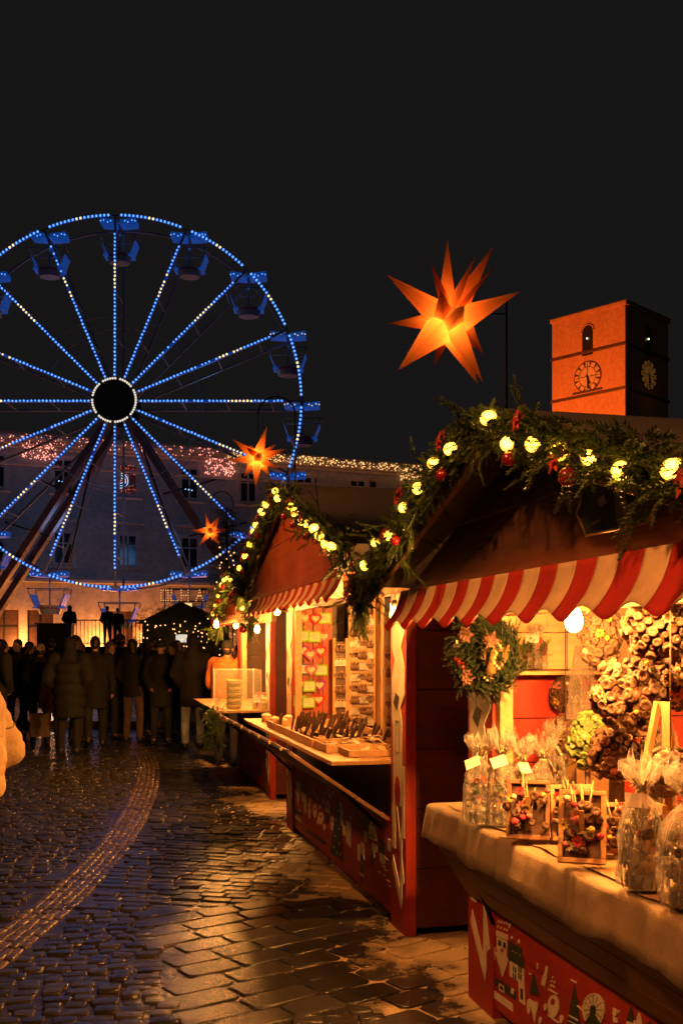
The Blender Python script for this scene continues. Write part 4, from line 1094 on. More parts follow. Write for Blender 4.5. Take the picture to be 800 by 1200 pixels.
# ---------------------------------------------------------------- painted panels and posts
def zoompts(pts, ox, oy, sc_): return [(ox+x/sc_, oy+y/sc_) for x, y in pts]
class Paint:
    def __init__(s, st, w, ox, oy, sc_): s.st = st; s.w = w; s.o = (ox, oy, sc_); s.m = MB(); s.k = 0
    def q(s, pts): return [s.st.hw(p[0], p[1], s.w) for p in zoompts(pts, *s.o)]
    def poly(s, pts, mi):
        s.k += 1; d = .0022+.00003*s.k
        s.m.prism(s.q(pts), d, mi, M=Matrix.Translation((0, s.w, 0)))
    def line(s, pts, wd, mi):
        for i in range(len(pts)-1):
            a, b = Vector(pts[i]), Vector(pts[i+1]); d = (b-a)
            if d.length < .01: continue
            n = Vector((-d.y, d.x)).normalized()*wd/2
            s.poly([a+n, b+n, b-n, a-n], mi)
    def ell(s, cx, cy, rx, ry, mi, n=18): s.poly([(cx+rx*math.cos(2*math.pi*i/n), cy+ry*math.sin(2*math.pi*i/n)) for i in range(n)], mi)
    def done(s, parent): return s.m.build('painted_figures', [M_cream, M_green, M_red, M_black], parent)
p = Paint(S3, -.001, 545, 1030, 3.137)
p.line([(32,45),(92,100),(92,250),(40,205),(40,140),(58,110)], 8, 0); p.line([(66,232),(48,292)], 9, 0); p.poly([(62,70),(92,98),(92,180),(64,160)], 0); p.line([(52,88),(96,102)], 4, 3)
for x, y in ((123,156),(133,159),(143,161),(153,164),(120,176),(132,180),(144,184),(154,188)): p.ell(x, y, 3, 5, 0, 8)
p.poly([(114,188),(156,206),(156,226),(114,208)], 0); p.poly([(116,212),(154,230),(152,290),(118,270)], 0); p.poly([(122,222),(134,228),(134,250),(122,244)], 1); p.poly([(140,231),(150,236),(150,258),(140,252)], 1)
p.poly([(110,268),(162,292),(138,362)], 0); p.ell(137, 262, 6, 8, 2, 10); p.poly([(96,240),(110,252),(108,300),(92,345),(84,318)], 0)
p.poly([(88,345),(185,415),(185,446),(90,375)], 1); p.line([(127,385),(143,396),(143,418),(127,407),(127,385)], 4, 0); p.poly([(97,403),(175,460),(175,488),(97,430)], 0)
p.poly([(170,400),(180,405),(178,425),(168,418)], 0)
p.poly([(160,228),(206,252),(218,330),(158,296)], 1)
for x, y in ((172,262),(186,270),(200,278)): p.line([(x,y),(x+6,y+4)], 3, 0)
p.poly([(164,302),(216,332),(216,388),(164,356)], 0); p.poly([(196,376),(218,390),(220,465),(200,450)], 0)
for a in (176, 196): p.poly([(a,318),(a+13,326),(a+13,374),(a,366)], 1); p.line([(a,342),(a+13,350)], 3, 0); p.line([(a+6,322),(a+6,370)], 2, 0)
p.poly([(204,400),(214,406),(214,446),(204,440)], 1); p.ell(163, 172, 4, 9, 0); p.ell(172, 216, 3, 6, 0); p.ell(197, 230, 4, 8, 0)
p.poly([(252,345),(272,432),(236,418)], 1); p.ell(253, 450, 8, 10, 2); p.poly([(236,440),(270,456),(256,532)], 0); p.ell(234, 470, 6, 28, 0); p.ell(276, 520, 5, 14, 0); p.line([(266,308),(266,330)], 4, 0)
p.poly([(296,320),(306,326),(300,358),(292,352)], 0); p.poly([(288,350),(302,360),(294,395),(280,388)], 0)
for x, y in ((322,362),(318,376),(328,380),(316,392),(326,396)): p.ell(x, y, 3, 5, 0, 8)
p.line([(306,404),(340,424)], 5, 0); p.ell(325, 468, 20, 42, 0); p.ell(324, 452, 9, 13, 2); p.ell(295, 472, 5, 14, 0); p.ell(354, 515, 6, 16, 0); p.line([(304,500),(345,530)], 5, 0)
p.poly([(402,388),(414,460),(424,560),(374,545),(390,455)], 1); p.line([(388,370),(410,382)], 4, 0); p.line([(382,500),(418,520)], 6, 0); p.line([(380,520),(420,540)], 4, 0); p.line([(412,465),(440,490)], 4, 0)
for i in range(24):
    a0, a1 = 2*math.pi*i/24, 2*math.pi*(i+1)/24; p.line([(473+38*math.cos(a0), 482+60*math.sin(a0)), (473+38*math.cos(a1), 482+60*math.sin(a1))], 5, 0)
p.ell(473, 482, 34, 55, 0)
for i in range(6): a0 = math.pi*i/6; p.line([(473-34*math.cos(a0), 482-54*math.sin(a0)), (473+34*math.cos(a0), 482+54*math.sin(a0))], 3, 1)
p.ell(473, 482, 12, 18, 1); p.line([(430,470),(512,450)], 4, 0); p.poly([(440,530),(473,480),(506,545)], 1)
p.ell(552, 492, 7, 14, 0); p.line([(545,475),(560,484)], 4, 0); p.ell(566, 488, 3, 5, 0); p.poly([(546,505),(560,512),(560,530),(546,524)], 0)
for (x, y, mi) in ((610,540,0),(640,560,1),(680,590,0),(720,610,0),(760,640,1)): p.ell(x, y, 16, 30, mi); p.poly([(x-14,y-20),(x,y-70),(x+14,y-10)], 1 if mi == 0 else 0)
p.line([(238,345),(240,352)], 3, 0)
p.done(S3.front)
p = Paint(S2, -.001, 330, 880, 4.706)
p.poly([(80,165),(104,178),(102,228),(80,215)], 0); p.poly([(80,218),(106,232),(93,302)], 0); p.poly([(106,150),(134,165),(136,230),(104,212)], 1); p.poly([(112,226),(136,240),(136,345),(124,335),(122,280),(112,272)], 0)
p.poly([(76,355),(108,378),(108,396),(76,372)], 0); p.poly([(72,315),(112,340),(112,358),(72,332)], 1)
for (x, y, rx, ry) in ((153,330,7,45),(184,330,9,42),(216,372,14,34),(254,318,12,44),(279,400,8,40),(304,350,5,30),(236,420,7,18),(200,390,5,16)): p.ell(x, y, rx, ry, 0); p.ell(x, y-ry*.3, rx*.5, ry*.25, 2)
for (x, y) in ((172,215),(180,240),(212,310),(236,270),(256,220),(262,245),(228,285),(196,260),(246,236),(270,252),(286,230),(160,275)): p.ell(x, y, 4, 11, 0, 8)
p.poly([(310,250),(330,400),(338,610),(268,560),(290,400)], 1)
for (x, y) in ((300,380),(318,430),(296,470),(322,510),(290,530),(310,330),(326,570),(306,560)): p.ell(x, y, 3, 7, 0, 8)
p.poly([(318,280),(334,290),(340,420),(328,410)], 0); p.line([(318,300),(336,330)], 3, 1); p.line([(320,340),(336,370)], 3, 1); p.poly([(338,405),(354,415),(354,470),(338,462)], 0)
p.poly([(358,378),(384,400),(384,532),(358,505)], 0); p.line([(378,360),(378,380)], 4, 0)
p.poly([(404,300),(420,350),(448,378),(470,335),(490,350),(488,420),(455,425),(420,395),(405,350)], 1)
p.poly([(486,402),(516,420),(527,500),(480,480)], 0); p.line([(486,462),(522,482)], 6, 1); p.ell(497, 392, 4, 12, 0); p.ell(515, 400, 4, 12, 0)
for q in ([(500,505),(526,520),(526,560),(500,550)], [(500,550),(512,555),(512,590),(500,580)], [(458,440),(470,448),(470,505),(458,498)], [(420,510),(436,520),(436,610),(420,600)], [(438,500),(456,510),(456,600),(440,560)], [(542,560),(572,580),(572,625),(542,605)], [(586,480),(606,495),(606,560),(586,545)], [(610,500),(636,520),(640,570),(612,560)]): p.poly(q, 0)
p.poly([(440,560),(452,640),(436,740)], 1); p.poly([(543,470),(572,510),(572,575),(543,555)], 1); p.poly([(608,420),(632,450),(632,500),(608,480)], 1); p.ell(502, 590, 9, 40, 1)
for (x, y) in ((566,640),(578,660),(570,690),(590,720),(582,600),(600,750),(618,580),(628,620),(622,700),(634,760),(446,690),(540,670),(558,620),(440,680)): p.line([(x-8,y-8),(x+8,y+4)], 7, 0)
p.poly([(604,690),(630,700),(626,880),(606,870)], 1); p.poly([(240,330),(262,345),(258,400),(242,390)], 1)
p.poly([(140,430),(240,500),(240,520),(140,450)], 1)
p.done(S2.front)
# cream motif on the posts of the middle stall
def post_paint(st, s0, s1, ztop):
    m = MB(); T = Matrix.Translation((0, -.0125, 0)); u = lambda a: s0+(s1-s0)*a
    m.prism([(u(.18),.72),(u(.82),.72),(u(.82),1.15),(u(.70),1.28),(u(.98),1.36),(u(.98),1.50),(u(.72),1.62),(u(.95),1.70),(u(.95),ztop),(u(.08),ztop),(u(.08),1.62),(u(.30),1.55),(u(.08),1.45),(u(.08),1.22),(u(.18),1.15)], .003, 0, M=T)
    m.prism([(u(.12),.46),(u(.34),.46),(u(.34),.72),(u(.12),.72)], .003, 0, M=T); m.prism([(u(.80),.55),(u(.97),.55),(u(.97),.95),(u(.82),.95)], .003, 0, M=T)
    m.prism([(u(.40),.72),(u(.46),.72),(u(.95),.30),(u(.86),.28)], .003, 0, M=T)
    m.prism([(u(.1),.36),(u(.18),.42),(u(.80),.20),(u(.74),.14)], .003, 0, M=T); m.prism([(u(.66),.22),(u(.80),.20),(u(.80),.62),(u(.70),.55)], .0032, 0, M=T)
    c = (u(.5), .80); m.prism([(c[0]+.055*math.cos(2*math.pi*i/20), c[1]+.085*math.sin(2*math.pi*i/20)) for i in range(20)], .0045, 1, M=T)
    for (x, z0, z1) in ((.36,1.02,1.20),(.60,1.02,1.20)): m.box(u(x)-.002, u(x)+.002, -.0045, 0, z0, z1, 2, M=T)
    for z in (1.02, 1.20): m.box(u(.36), u(.60), -.0046, 0, z-.002, z+.002, 2, M=T)
    m.prism([(u(.20),1.30),(u(.38),1.36),(u(.62),1.34),(u(.45),1.26)], .0045, 2, M=T)
    return m
post_paint(S2, 3.36, 3.64, 1.93).build('painted_figures', [M_cream, M_redz, M_black], S2.root)
post_paint(S2, .01, .29, 1.93).build('painted_figures', [M_cream, M_redz, M_black], S2.root)
post_paint(S3, .01, .29, 1.76).build('painted_figures', [M_cream, M_redz, M_black], S3.root)
post_paint(S1, 2.26, 2.54, 1.85).build('painted_figures', [M_cream, M_redz, M_black], S1.root)
# house-shaped plaque on the gable of the nearest stall
sg_ = [S3.hw(x, y, -.30) for x, y in ((682,602),(692,628),(764,612),(782,575),(742,548),(690,570))]
pq = empty('gable_plaque', 'dark house-shaped plaque with a gold outline on the nearest stall\'s gable', 'sign', S3.w(0, -.302, 0), RZ)
m = MB(); m.prism(sg_, .012); m.build('board', M_green, pq, .002)
m = MB()
for i in range(6):
    a, b = sg_[i], sg_[(i+1)%6]; m.tube([(a[0],-.014,a[1]),(b[0],-.014,b[1])], .005, 5)
for pts in ([(720,580),(732,575),(738,600),(735,618),(726,622),(722,605)], [(700,585),(708,580),(712,588),(704,594)], [(693,612),(704,608),(704,612),(694,616)]):
    m.prism([S3.hw(x, y, -.314) for x, y in pts], .003, M=Matrix.Translation((0,-.012,0)))
m.build('gold_outline', M_gold, pq)

# ---------------------------------------------------------------- garlands
def garland(label, path, n, thick, bulbs, nb=6, npn=3, droop=.5, bulb_s=1.0, sc0=1.0, grp='lit fir garlands on the stall gables', outw=Vector((-.97,-.23,0))):
    root = empty('fir_garland', label, 'garland', path[0], 0, grp); O = Vector(path[0])
    pts = [Vector(p)-O for p in path]
    ln = [0]
    for i in range(len(pts)-1): ln.append(ln[-1]+(pts[i+1]-pts[i]).length)
    def at(t):
        d = t*ln[-1]
        for i in range(len(pts)-1):
            if d <= ln[i+1] or i == len(pts)-2:
                f = (d-ln[i])/(ln[i+1]-ln[i]); return pts[i].lerp(pts[i+1], f), (pts[i+1]-pts[i]).normalized()
    m = MB(); m.tube([at(i/30)[0]+Vector((0,0,.012*math.sin(i*2.1))) for i in range(31)], .018*sc0, 6); m.build('stem', M_twig, root)
    m = MB(); kk = 60; m.tube([at(i/kk)[0]+outw*(thick*.5)+Vector((0,0,.03*math.sin(i*1.9)-.01)) for i in range(kk+1)], .0035, 5); m.build('light_cable', M_black, root)
    it = []
    for i in range(n):
        p, t = at(random.random()); d = rdir()
        d = (d*.8 + t*random.choice((-1,1))*random.uniform(.5,1.5) + Vector((0,0,-droop*random.random())) + outw*.3).normalized(); d.z = min(d.z, .35)
        q = rdir(); q = (q-t*q.dot(t)); it.append((p+q*thick*.5*random.random(), d, sc0*random.uniform(.65,1.25)))
    for i in range(n//45):                         # loose longer sprays breaking the outline
        p, t = at(random.random()); d = (rdir()+Vector((0,0,-.6))+outw*.3).normalized()
        for k in range(4): it.append((p+d*(.05+.05*k)*sc0, (d+rdir()*.5).normalized(), sc0*random.uniform(.7,1.1)))
    sprigs('foliage', it, root)
    for t in bulbs:
        p, tt = at(t); loc = p+outw*(thick*.46)+Vector((0,0,random.uniform(-.035,.03)))
        link('bulb', BULBME, root, loc, (random.uniform(-1.2,1.2), random.uniform(-1.2,1.2), 0), bulb_s*random.uniform(.85,1.08))
    for k in range(nb):
        p, tt = at((k+.5+random.uniform(-.3,.3))/nb); link('bauble', BAUBME, root, p+outw*thick*.45+Vector((0,0,-thick*.45-.02)), (random.uniform(-.3,.3),0,0), random.uniform(.7,1.0)*sc0)
    for k in range(npn):
        p, tt = at((k+.35+random.uniform(-.3,.3))/npn); link('poinsettia', POINME, root, p+outw*thick*.55+Vector((0,0,random.uniform(-.05,.05))), orient(outw+Vector((0,0,.3))).to_euler(), random.uniform(.7,1.1)*sc0)
    return root
def gable_path(st, L, ze, zp, ov, extra=.10, drop=.0):
    e = .14; w = -ov-.04; sl = (zp-ze)/(L/2)
    return [st.w(-e-extra*.3, w, ze-sl*e-drop), st.w(-e, w, ze-sl*e), st.w(L/2, w, zp), st.w(L+e, w, ze-sl*e), st.w(L+e+extra*.3, w, ze-sl*e-drop)]
def bulb_ts(st, path, pxs, ov, off=.05):
    # parameters along the gable for the bulbs seen in the photo
    ts = []; P_ = [Vector(p) for p in path]; ln = [0]
    for i in range(len(P_)-1): ln.append(ln[-1]+(P_[i+1]-P_[i]).length)
    for (px, py) in pxs:
        best = (1e9, 0)
        for k in range(401):
            d = ln[-1]*k/400
            for i in range(len(P_)-1):
                if d <= ln[i+1]+1e-9:
                    pt = P_[i].lerp(P_[i+1], (d-ln[i])/(ln[i+1]-ln[i])); break
            q = pt+IV*-off; e = math.hypot(400+1200*q.x/q.y-px, (757-(q.z-H0)*1200/q.y-py)*.6)
            if e < best[0]: best = (e, k/400)
        ts.append(best[1])
    return ts
g3 = gable_path(S3, 2.75, 1.945, 2.355, .45, drop=.10)
garland('thick fir garland with large round bulbs on the nearest stall\'s gable', g3, 2700, .125, bulb_ts(S3, g3, [(440,683),(453,664),(470,646),(488,622),(504,596),(523,570),(545,546),(573,517),(597,502),(627,514),(658,519),(693,523),(731,538),(790,549)], .45), 6, 7, bulb_s=.66, sc0=.72)
g2 = gable_path(S2, 3.65, 2.22, 2.75, .36, drop=.14)
b2 = [(286,672),(292,655),(297,640),(300,628),(303,618),(309,601),(317,592),(326,578),(331,575),(345,590),(350,595),(357,601),(365,607),(373,613),(380,619),(387,625),(394,632)]
garland('lit fir garland with crowded bulbs on the middle stall\'s gable', g2, 1700, .15, bulb_ts(S2, g2, b2, .36), 9, 8, bulb_s=.78, sc0=.85)
g1 = gable_path(S1, 2.55, 2.06, 2.5, .20, drop=.25)
garland('dim fir garland on the farthest stall\'s gable, partly behind the middle stall', g1, 500, .18, [i/11 for i in range(1, 11)], 5, 3, bulb_s=.8, sc0=1.3)
# ---------------------------------------------------------------- wreath hanging at the nearest stall
def wreath(label, st, px, py, w, rad, r2):
    s, z = st.hw(px, py, w); c = st.w(s, w, z)
    root = empty('christmas_wreath', label, 'wreath', c, RZ)
    # local: x along the stall, y inwards, z up; wreath turned a little to the camera
    M = Matrix.Rotation(R(38), 4, 'Z')
    it = []
    for i in range(2900):
        a = random.uniform(0, 2*math.pi); cen = M @ Vector((rad*math.cos(a), 0, rad*math.sin(a)))
        rad_d = M @ Vector((math.cos(a), 0, math.sin(a))); t = M @ Vector((-math.sin(a), 0, math.cos(a)))
        d = (rdir()*.8 + t*1.0 + rad_d*random.uniform(-.5,.8) + (M @ Vector((0,-.5,0)))*random.random()).normalized()
        it.append((cen+rdir()*r2*.5*random.random(), d, random.uniform(.32,.62)))
    sprigs('foliage', it, root, M_firdk)
    m = MB(); m.tube([M @ Vector((rad*math.cos(2*math.pi*i/24), 0, rad*math.sin(2*math.pi*i/24))) for i in range(25)], .02, 6, caps=False); m.build('ring', M_twig, root)
    Rf = (M @ Matrix.Rotation(R(90), 4, 'X')).to_euler()
    def at(a, k=1, out=.05): return M @ Vector((rad*k*math.cos(R(a)), -out, rad*k*math.sin(R(a))))
    for a in (118, 248, 40): link('poinsettia', POINGME, root, at(a, 1.0, .075), Rf, .50)
    for a in (195, 205, 214, 200, 210, 190):
        m = MB(); 
        m.ball((0,0,0), .012, 8, 6); link('berry', m.mesh('berry', M_bauble), root, at(a+random.uniform(-3,3), random.uniform(.85,1.1), .065))
    for a in (150, 156, 162, 146, 153, 159): 
        m = MB(); m.ball((0,0,0), .010, 8, 6); link('berry', m.mesh('berry', M_flw), root, at(a+random.uniform(-3,3), random.uniform(1.0,1.2), .06))
    # angel ornament in old gold
    m = MB(); m.loft([(-.07,0,0,.030,.018),(-.02,0,0,.018,.014),(.03,0,0,.020,.012),(.045,0,0,.008,.008)], 10); m.ball((0,0,.062), .016, 8, 6)
    for sg in (-1, 1): m.add([(0,.012,.035),(sg*.055,.014,.07),(sg*.06,.014,.01),(sg*.03,.014,-.045)], [(0,1,2,3)])
    o = m.build('angel', M_gold, root); o.location = at(-8, .82, .07); o.rotation_euler = (0, R(12), R(38))
    for a in (-22, -60, 25):
        m = MB()
        for k in range(26):
            z = k/26; q = k*2.4; rr = .020*math.sin(math.pi*min(1, z*.9+.12)); m.ball((rr*math.cos(q), rr*math.sin(q), z*.045-.02), .0065, 6, 4, 1 if k % 2 else 0)
        o = m.build('pine_cone', [M_pod, M_flw], root); o.location = at(a, 1.05, .06); o.rotation_euler = (R(60), 0, R(a))
    m = MB(); m.add([M @ Vector(v) for v in ((-.012,-.02,rad),(.012,-.02,rad),(.012,0,rad+.12),(-.012,0,rad+.12))], [(0,1,2,3)])
    m.tube([M @ Vector((0,0,rad)), Vector((0,.02,1.93-c.z))], .004, 5); m.build('ribbon', M_gold, root)
    return root
wreath('green fir wreath with gold angel and red berries hanging under the near awning', S3, 568, 768, -.10, .098, .16)

# ---------------------------------------------------------------- dried flower work
def pod(m, M, s, seg=9, mi=0, mr=1):
    prof = [(.10,0),(.62,.20),(.95,.55),(1.0,.84),(.84,1.02),(.55,.98),(.26,.90),(.02,.88)]
    rings = [(r*s*.55, z*s) for r, z in prof]
    vs = []; fs = []; o = len(rings)
    for (r, z) in rings:
        for k in range(seg): q = 2*math.pi*k/seg; vs.append((r*math.cos(q), r*math.sin(q), z))
    for i in range(o-1):
        for k in range(seg):
            k2 = (k+1)%seg; fs.append((i*seg+k, i*seg+k2, (i+1)*seg+k2, (i+1)*seg+k))
    st = len(m.f); m.add(vs, fs, mi, True, M)
    for i in range(3*seg, 4*seg): m.m[st+i] = mr
def daisy(m, M, s, mi, mc, n=9):
    for k in range(n):
        a = 2*math.pi*k/n; ca, sa = math.cos(a), math.sin(a)
        vs = [(x*ca-y*sa, x*sa+y*ca, z) for x, y, z in ((.12*s,0,.02*s),(.6*s,-.22*s,.16*s),(1.0*s,0,.20*s),(.6*s,.22*s,.16*s))]
        m.add(vs, [(0,1,2,3)], mi, True, M)
    m.ball((0,0,.06*s), (.26*s,.26*s,.14*s), 8, 5, mc, M=M)
def pod_ball(name, label, cat, c, rx, rz, npod, ps, green=False, torus=None, flowers=14, string=None, grp=None, palette=(2,3,4)):
    root = empty(name, label, cat, c, RZ, grp)
    m = MB(); fl = MB(); dirs = []
    gold = math.pi*(3-math.sqrt(5))
    if torus is None:
        for i in range(npod):
            y = 1-2*(i+.5)/npod; r = math.sqrt(1-y*y); q = gold*i; dirs.append(Vector((r*math.cos(q), r*math.sin(q), y)))
        pos = [(Vector((d.x*rx, d.y*rx, d.z*rz)), d) for d in dirs]
        m.ball((0,0,0), (rx*.93, rx*.93, rz*.93), 14, 10, 0)
    else:
        Mt = Matrix.Rotation(R(35), 4, 'Z'); pos = []
        for i in range(npod):
            a = gold*i*1.0; b = random.uniform(0, 2*math.pi); cen = Vector((rx*math.cos(a), 0, rz*math.sin(a)))
            d = Vector((math.cos(a)*math.cos(b), -abs(math.sin(b)) if random.random() < .8 else math.sin(b), math.sin(a)*math.cos(b)))
            pos.append((Mt @ (cen+d*torus), (Mt.to_3x3() @ d).normalized()))
        m.tube([Mt @ Vector((rx*math.cos(2*math.pi*i/24), 0, rz*math.sin(2*math.pi*i/24))) for i in range(25)], torus*.95, 8, 0, caps=False)
    for (p_, d) in pos:
        dd = (d+rdir()*.12).normalized(); pod(m, Matrix.Translation(p_-dd*ps*random.uniform(.1,.6)) @ orient(dd, random.uniform(0,6)), ps*random.uniform(.62,1.35))
    m.build('pods', [M_podg, M_podgr] if green else [M_pod, M_podrim], root)
    front = [q for q in pos if q[1].dot(Vector((.55,-.85,.1)).normalized()) > .05 or q[1].x > .35] or pos
    for k in range(flowers):
        p_, d = random.choice(front); mi = random.choice(palette); q = MB(); s = ps*random.uniform(.55,1.0)
        if random.random() < .5: 
            q.ball((0,0,0), (s*.55, s*.55, s*.45), 8, 6, 0)
            for j in range(10): q.ball(rdir()*s*.4, s*.22, 5, 4, 0)
            ms = [(M_flw, M_fly, M_flp)[mi-2]]
        else: daisy(q, Matrix(), s*1.05, 0, 1); ms = [(M_flw, M_fly, M_flp)[mi-2], M_pod]
        o = q.build('dried_flower', ms, root); o.location = p_+d*ps*.55; o.rotation_euler = orient(d).to_euler()
    if string:
        q = MB(); q.tube([(0,0,rz),(0,0,string)], .0025, 5); q.build('string', M_twig, root)
    return root
def s3at(px, py, w): s, z = S3.hw(px, py, w); return S3.w(s, w, z)
GR = 'dried pod decorations hung in the nearest stall'
c = s3at(772, 735, .12); pod_ball('pod_ball', 'pale pod ball hung highest at the right under the awning', 'decoration', c, .095, .095, 130, .029, string=1.9-c.z, grp=GR, flowers=16, palette=(2,3,3))
c = s3at(703, 742, .22); pod_ball('pod_cone', 'brown pod bouquet hung beside the lit bulb', 'decoration', c, .062, .115, 120, .029, string=1.9-c.z, grp=GR, flowers=10, palette=(2,3))
c = s3at(737, 812, .10); pod_ball('pod_wreath', 'round brown pod wreath with cream flowers in the middle of the display', 'wreath', c, .060, .060, 190, .030, torus=.052, string=1.9-c.z, grp=GR, flowers=14, palette=(2,2,3))
c = s3at(722, 882, .16); pod_ball('pod_ball', 'pod ball with pink and cream flowers under the round pod wreath', 'decoration', c, .080, .082, 120, .030, grp=GR, flowers=14, palette=(2,4,4,2))
# small pedestal jar below that ball
m = MB(); z0 = .925; m.lathe([(.05,z0),(.055,z0+.01),(.03,z0+.03),(.028,c.z-.085),(.055,c.z-.075)], 14, M=Matrix.Translation((c.x, c.y, 0)))
tag(m.build('display_stand', M_darkw), 'dark turned stand carrying the pod ball with pink flowers', 'stand')
c = s3at(688, 868, .20); rt = pod_ball('pod_tree', 'small green pod tree standing behind the photo frames', 'decoration', c, .055, .10, 100, .029, green=True, grp=GR, flowers=9, palette=(2,4))
m = MB(); m.tube([(0,0,-.085),(0,0,.925-c.z)], .012, 8); m.lathe([(.05,.925-c.z),(.05,.95-c.z),(.03,.97-c.z)], 14); m.build('stem', M_darkw, rt)

for (px, py, w, rx, rz, lb, gr) in ((664, 812, .42, .055, .07, 'small brown pod ball behind the tallest glass vase', False), (662, 862, .30, .050, .055, 'low reddish pod ball between the gift bags and the green pod tree', False), (790, 800, .30, .06, .08, 'brown pod ball hung behind the easel', False), (752, 872, .36, .06, .075, 'brown pod ball behind the easel\'s left leg', False), (785, 905, .05, .055, .055, 'cream flowered pod ball at the easel\'s foot', False)):
    c = s3at(px, py, w); pod_ball('pod_ball', lb, 'decoration', c, rx, rz, 110, .027, green=gr, grp=GR, flowers=14, palette=(2,4,3), string=(1.86-c.z) if c.z > 1.15 else None)
    if c.z <= 1.15:
        m = MB(); m.lathe([(.04,.92),(.045,.93),(.018,.945),(.018,c.z-rz+.01)], 12, M=Matrix.Translation((c.x, c.y, 0))); tag(m.build('display_stand', M_darkw), 'dark turned stand under the ' + lb, 'stand')
# wooden A-frame ladder display on the counter's right end
q = empty('wooden_easel', 'light wooden A-frame easel at the right end of the near counter', 'easel', S3.w(*[S3.hw(775, 880, .12)[0]], .12, .925), RZ)
ap = .52
for (sx, sy) in ((-.13, -.05), (.13, -.05), (0, .16)):
    m = MB(); d = Vector((-sx*.82, -sy, ap)); m.box(-.014, .014, -.009, .009, 0, d.length, M=Matrix.Translation((sx, sy, 0)) @ orient(d)); m.build('leg', M_woodz, q, .002)
m = MB(); m.box(-.10, .10, -.058, -.040, .17, .195); m.build('crossbar', M_woodx, q, .002)

# cellophane gift bags
def crumple(v, amp, f): 
    n = mnoise.noise_vector(Vector(v)*f); return Vector(v)+n*amp
def gift_bag(label, px, py, Hg, rad, kind, rz=0, w=None, z=.925, card=True):
    s, w_ = S3.hz(px, py, z); c = S3.w(s, w_, z)
    root = empty('gift_bag', label, 'gift bag', c, RZ+rz, 'cellophane wrapped gifts on the nearest stall')
    # contents
    m = MB(); m.lathe([(rad*.74,0.003),(rad*.78,.02),(rad*.74,.045),(rad*.5,.05)], 14); m.build('base', M_black, root, .002)
    it = []
    for k in range(26):
        it.append((Vector((random.gauss(0,rad*.3), random.gauss(0,rad*.3), random.uniform(.05,Hg*.5))), (rdir()*.6+Vector((0,0,.6))).normalized(), random.uniform(.4,.75)))
    sprigs('greenery', it, root)
    if kind == 'bottle':
        m = MB(); m.lathe([(.022,.05),(.026,.06),(.026,.14),(.010,.18),(.010,.225),(.013,.23)], 12); m.build('bottle', M_green, root)
    if kind == 'angel':
        m = MB(); m.loft([(.05,0,0,.045,.035),(.12,0,0,.030,.024),(.18,0,0,.026,.02),(.21,0,0,.012,.012)], 12); m.ball((0,0,.232), .024, 10, 8)
        for sg in (-1, 1): m.add([(0,.02,.19),(sg*.055,.022,.22),(sg*.06,.022,.13),(sg*.03,.022,.09)], [(0,1,2,3)])
        m.build('angel_figure', M_gold, root)
    for k in range(12):
        q = MB(); d = rdir(); sz = random.uniform(.008,.016); q.ball((0,0,0), sz, 8, 6)
        if k % 3 == 0: daisy(q, Matrix(), sz*2.0, 0, 0)
        o = q.build('dried_flower', random.choice((M_flr, M_flr, M_flp, M_flw, M_gold)), root); o.location = (d.x*rad*.55, d.y*rad*.55, .06+random.random()*Hg*.38); o.rotation_euler = orient(d).to_euler()
    m = MB()
    for k in range(14):
        d = rdir(); d.z = abs(d.z); pod(m, Matrix.Translation(Vector((d.x*rad*.55, d.y*rad*.55, .06+random.random()*Hg*.34))) @ orient(d), random.uniform(.022,.032), 8)
    m.build('pods', [M_pod, M_podrim], root)
    # cellophane skin with gathered neck and frilled top
    ph = random.uniform(0, 6); seg = 48; prof = [(1.0,.0),(1.04,.10),(1.05,.25),(1.0,.42),(.86,.56),(.60,.66),(.24,.73),(.16,.755),(.30,.80),(.55,.87),(.70,.95),(.78,1.0)]
    vs = []; fs = []
    for i, (r, h) in enumerate(prof):
        for k in range(seg):
            q = 2*math.pi*k/seg; wv = (.06+.10*(h > .5)+.22*(h > .76))*math.sin(q*9+i*.7+ph)+.06*math.sin(q*15+3)+.07*math.cos(4*(q+ph))+.05*math.sin(q*3+ph*2+h*5)
            rr = rad*r*(1+wv); hz = Hg*(h+(.05*math.sin(q*7)+.06*random.uniform(-1,1) if h > .9 else 0))
            vs.append(crumple((rr*math.cos(q), rr*math.sin(q), max(.004, hz)), .011 if h > .02 else 0, 48))
    for i in range(len(prof)-1):
        for k in range(seg): fs.append((i*seg+k, i*seg+(k+1)%seg, (i+1)*seg+(k+1)%seg, (i+1)*seg+k))
    m = MB(); m.add(vs, fs, 0, False); m.build('cellophane', M_cello, root)
    m = MB()
    for k in range(34):
        q = random.uniform(0, 6.28); d = Vector((math.cos(q), math.sin(q), random.uniform(.4,1.6))).normalized()*Hg*random.uniform(.10,.24); b = Vector((0,0,Hg*.75))
        t = Vector((-math.sin(q), math.cos(q), 0))*.004
        m.add([b-t, b+t, b+d*.6+t+Vector((0,0,.01)), b+d*.6-t+Vector((0,0,.01)), b+d+Vector((0,0,-.01))], [(0,1,2,3),(3,2,4)])
    m.tube([(rad*.2*math.cos(k*.5), rad*.2*math.sin(k*.5), Hg*.752) for k in range(13)], .004, 5, caps=False)
    m.build('ribbon', M_flw, root)
    if card:
        m = MB(); m.box(-.032, .032, -.001, .001, -.022, .022); o = m.build('price_card', M_paper, root); o.location = (.01, -rad*.62, Hg*.70); o.rotation_euler = (R(-30), R(random.uniform(-25,25)), R(50))
    return root
gift_bag('leftmost cellophane gift bag with red berries on the near counter', 563, 964, .345, .062, 'x')
gift_bag('cellophane gift bag with red dried flowers, second from the wreath', 588, 966, .36, .060, 'x', .6)
gift_bag('cellophane gift bag with a small bottle beside the tilted dark frame', 611, 968, .33, .052, 'bottle', 1.2)
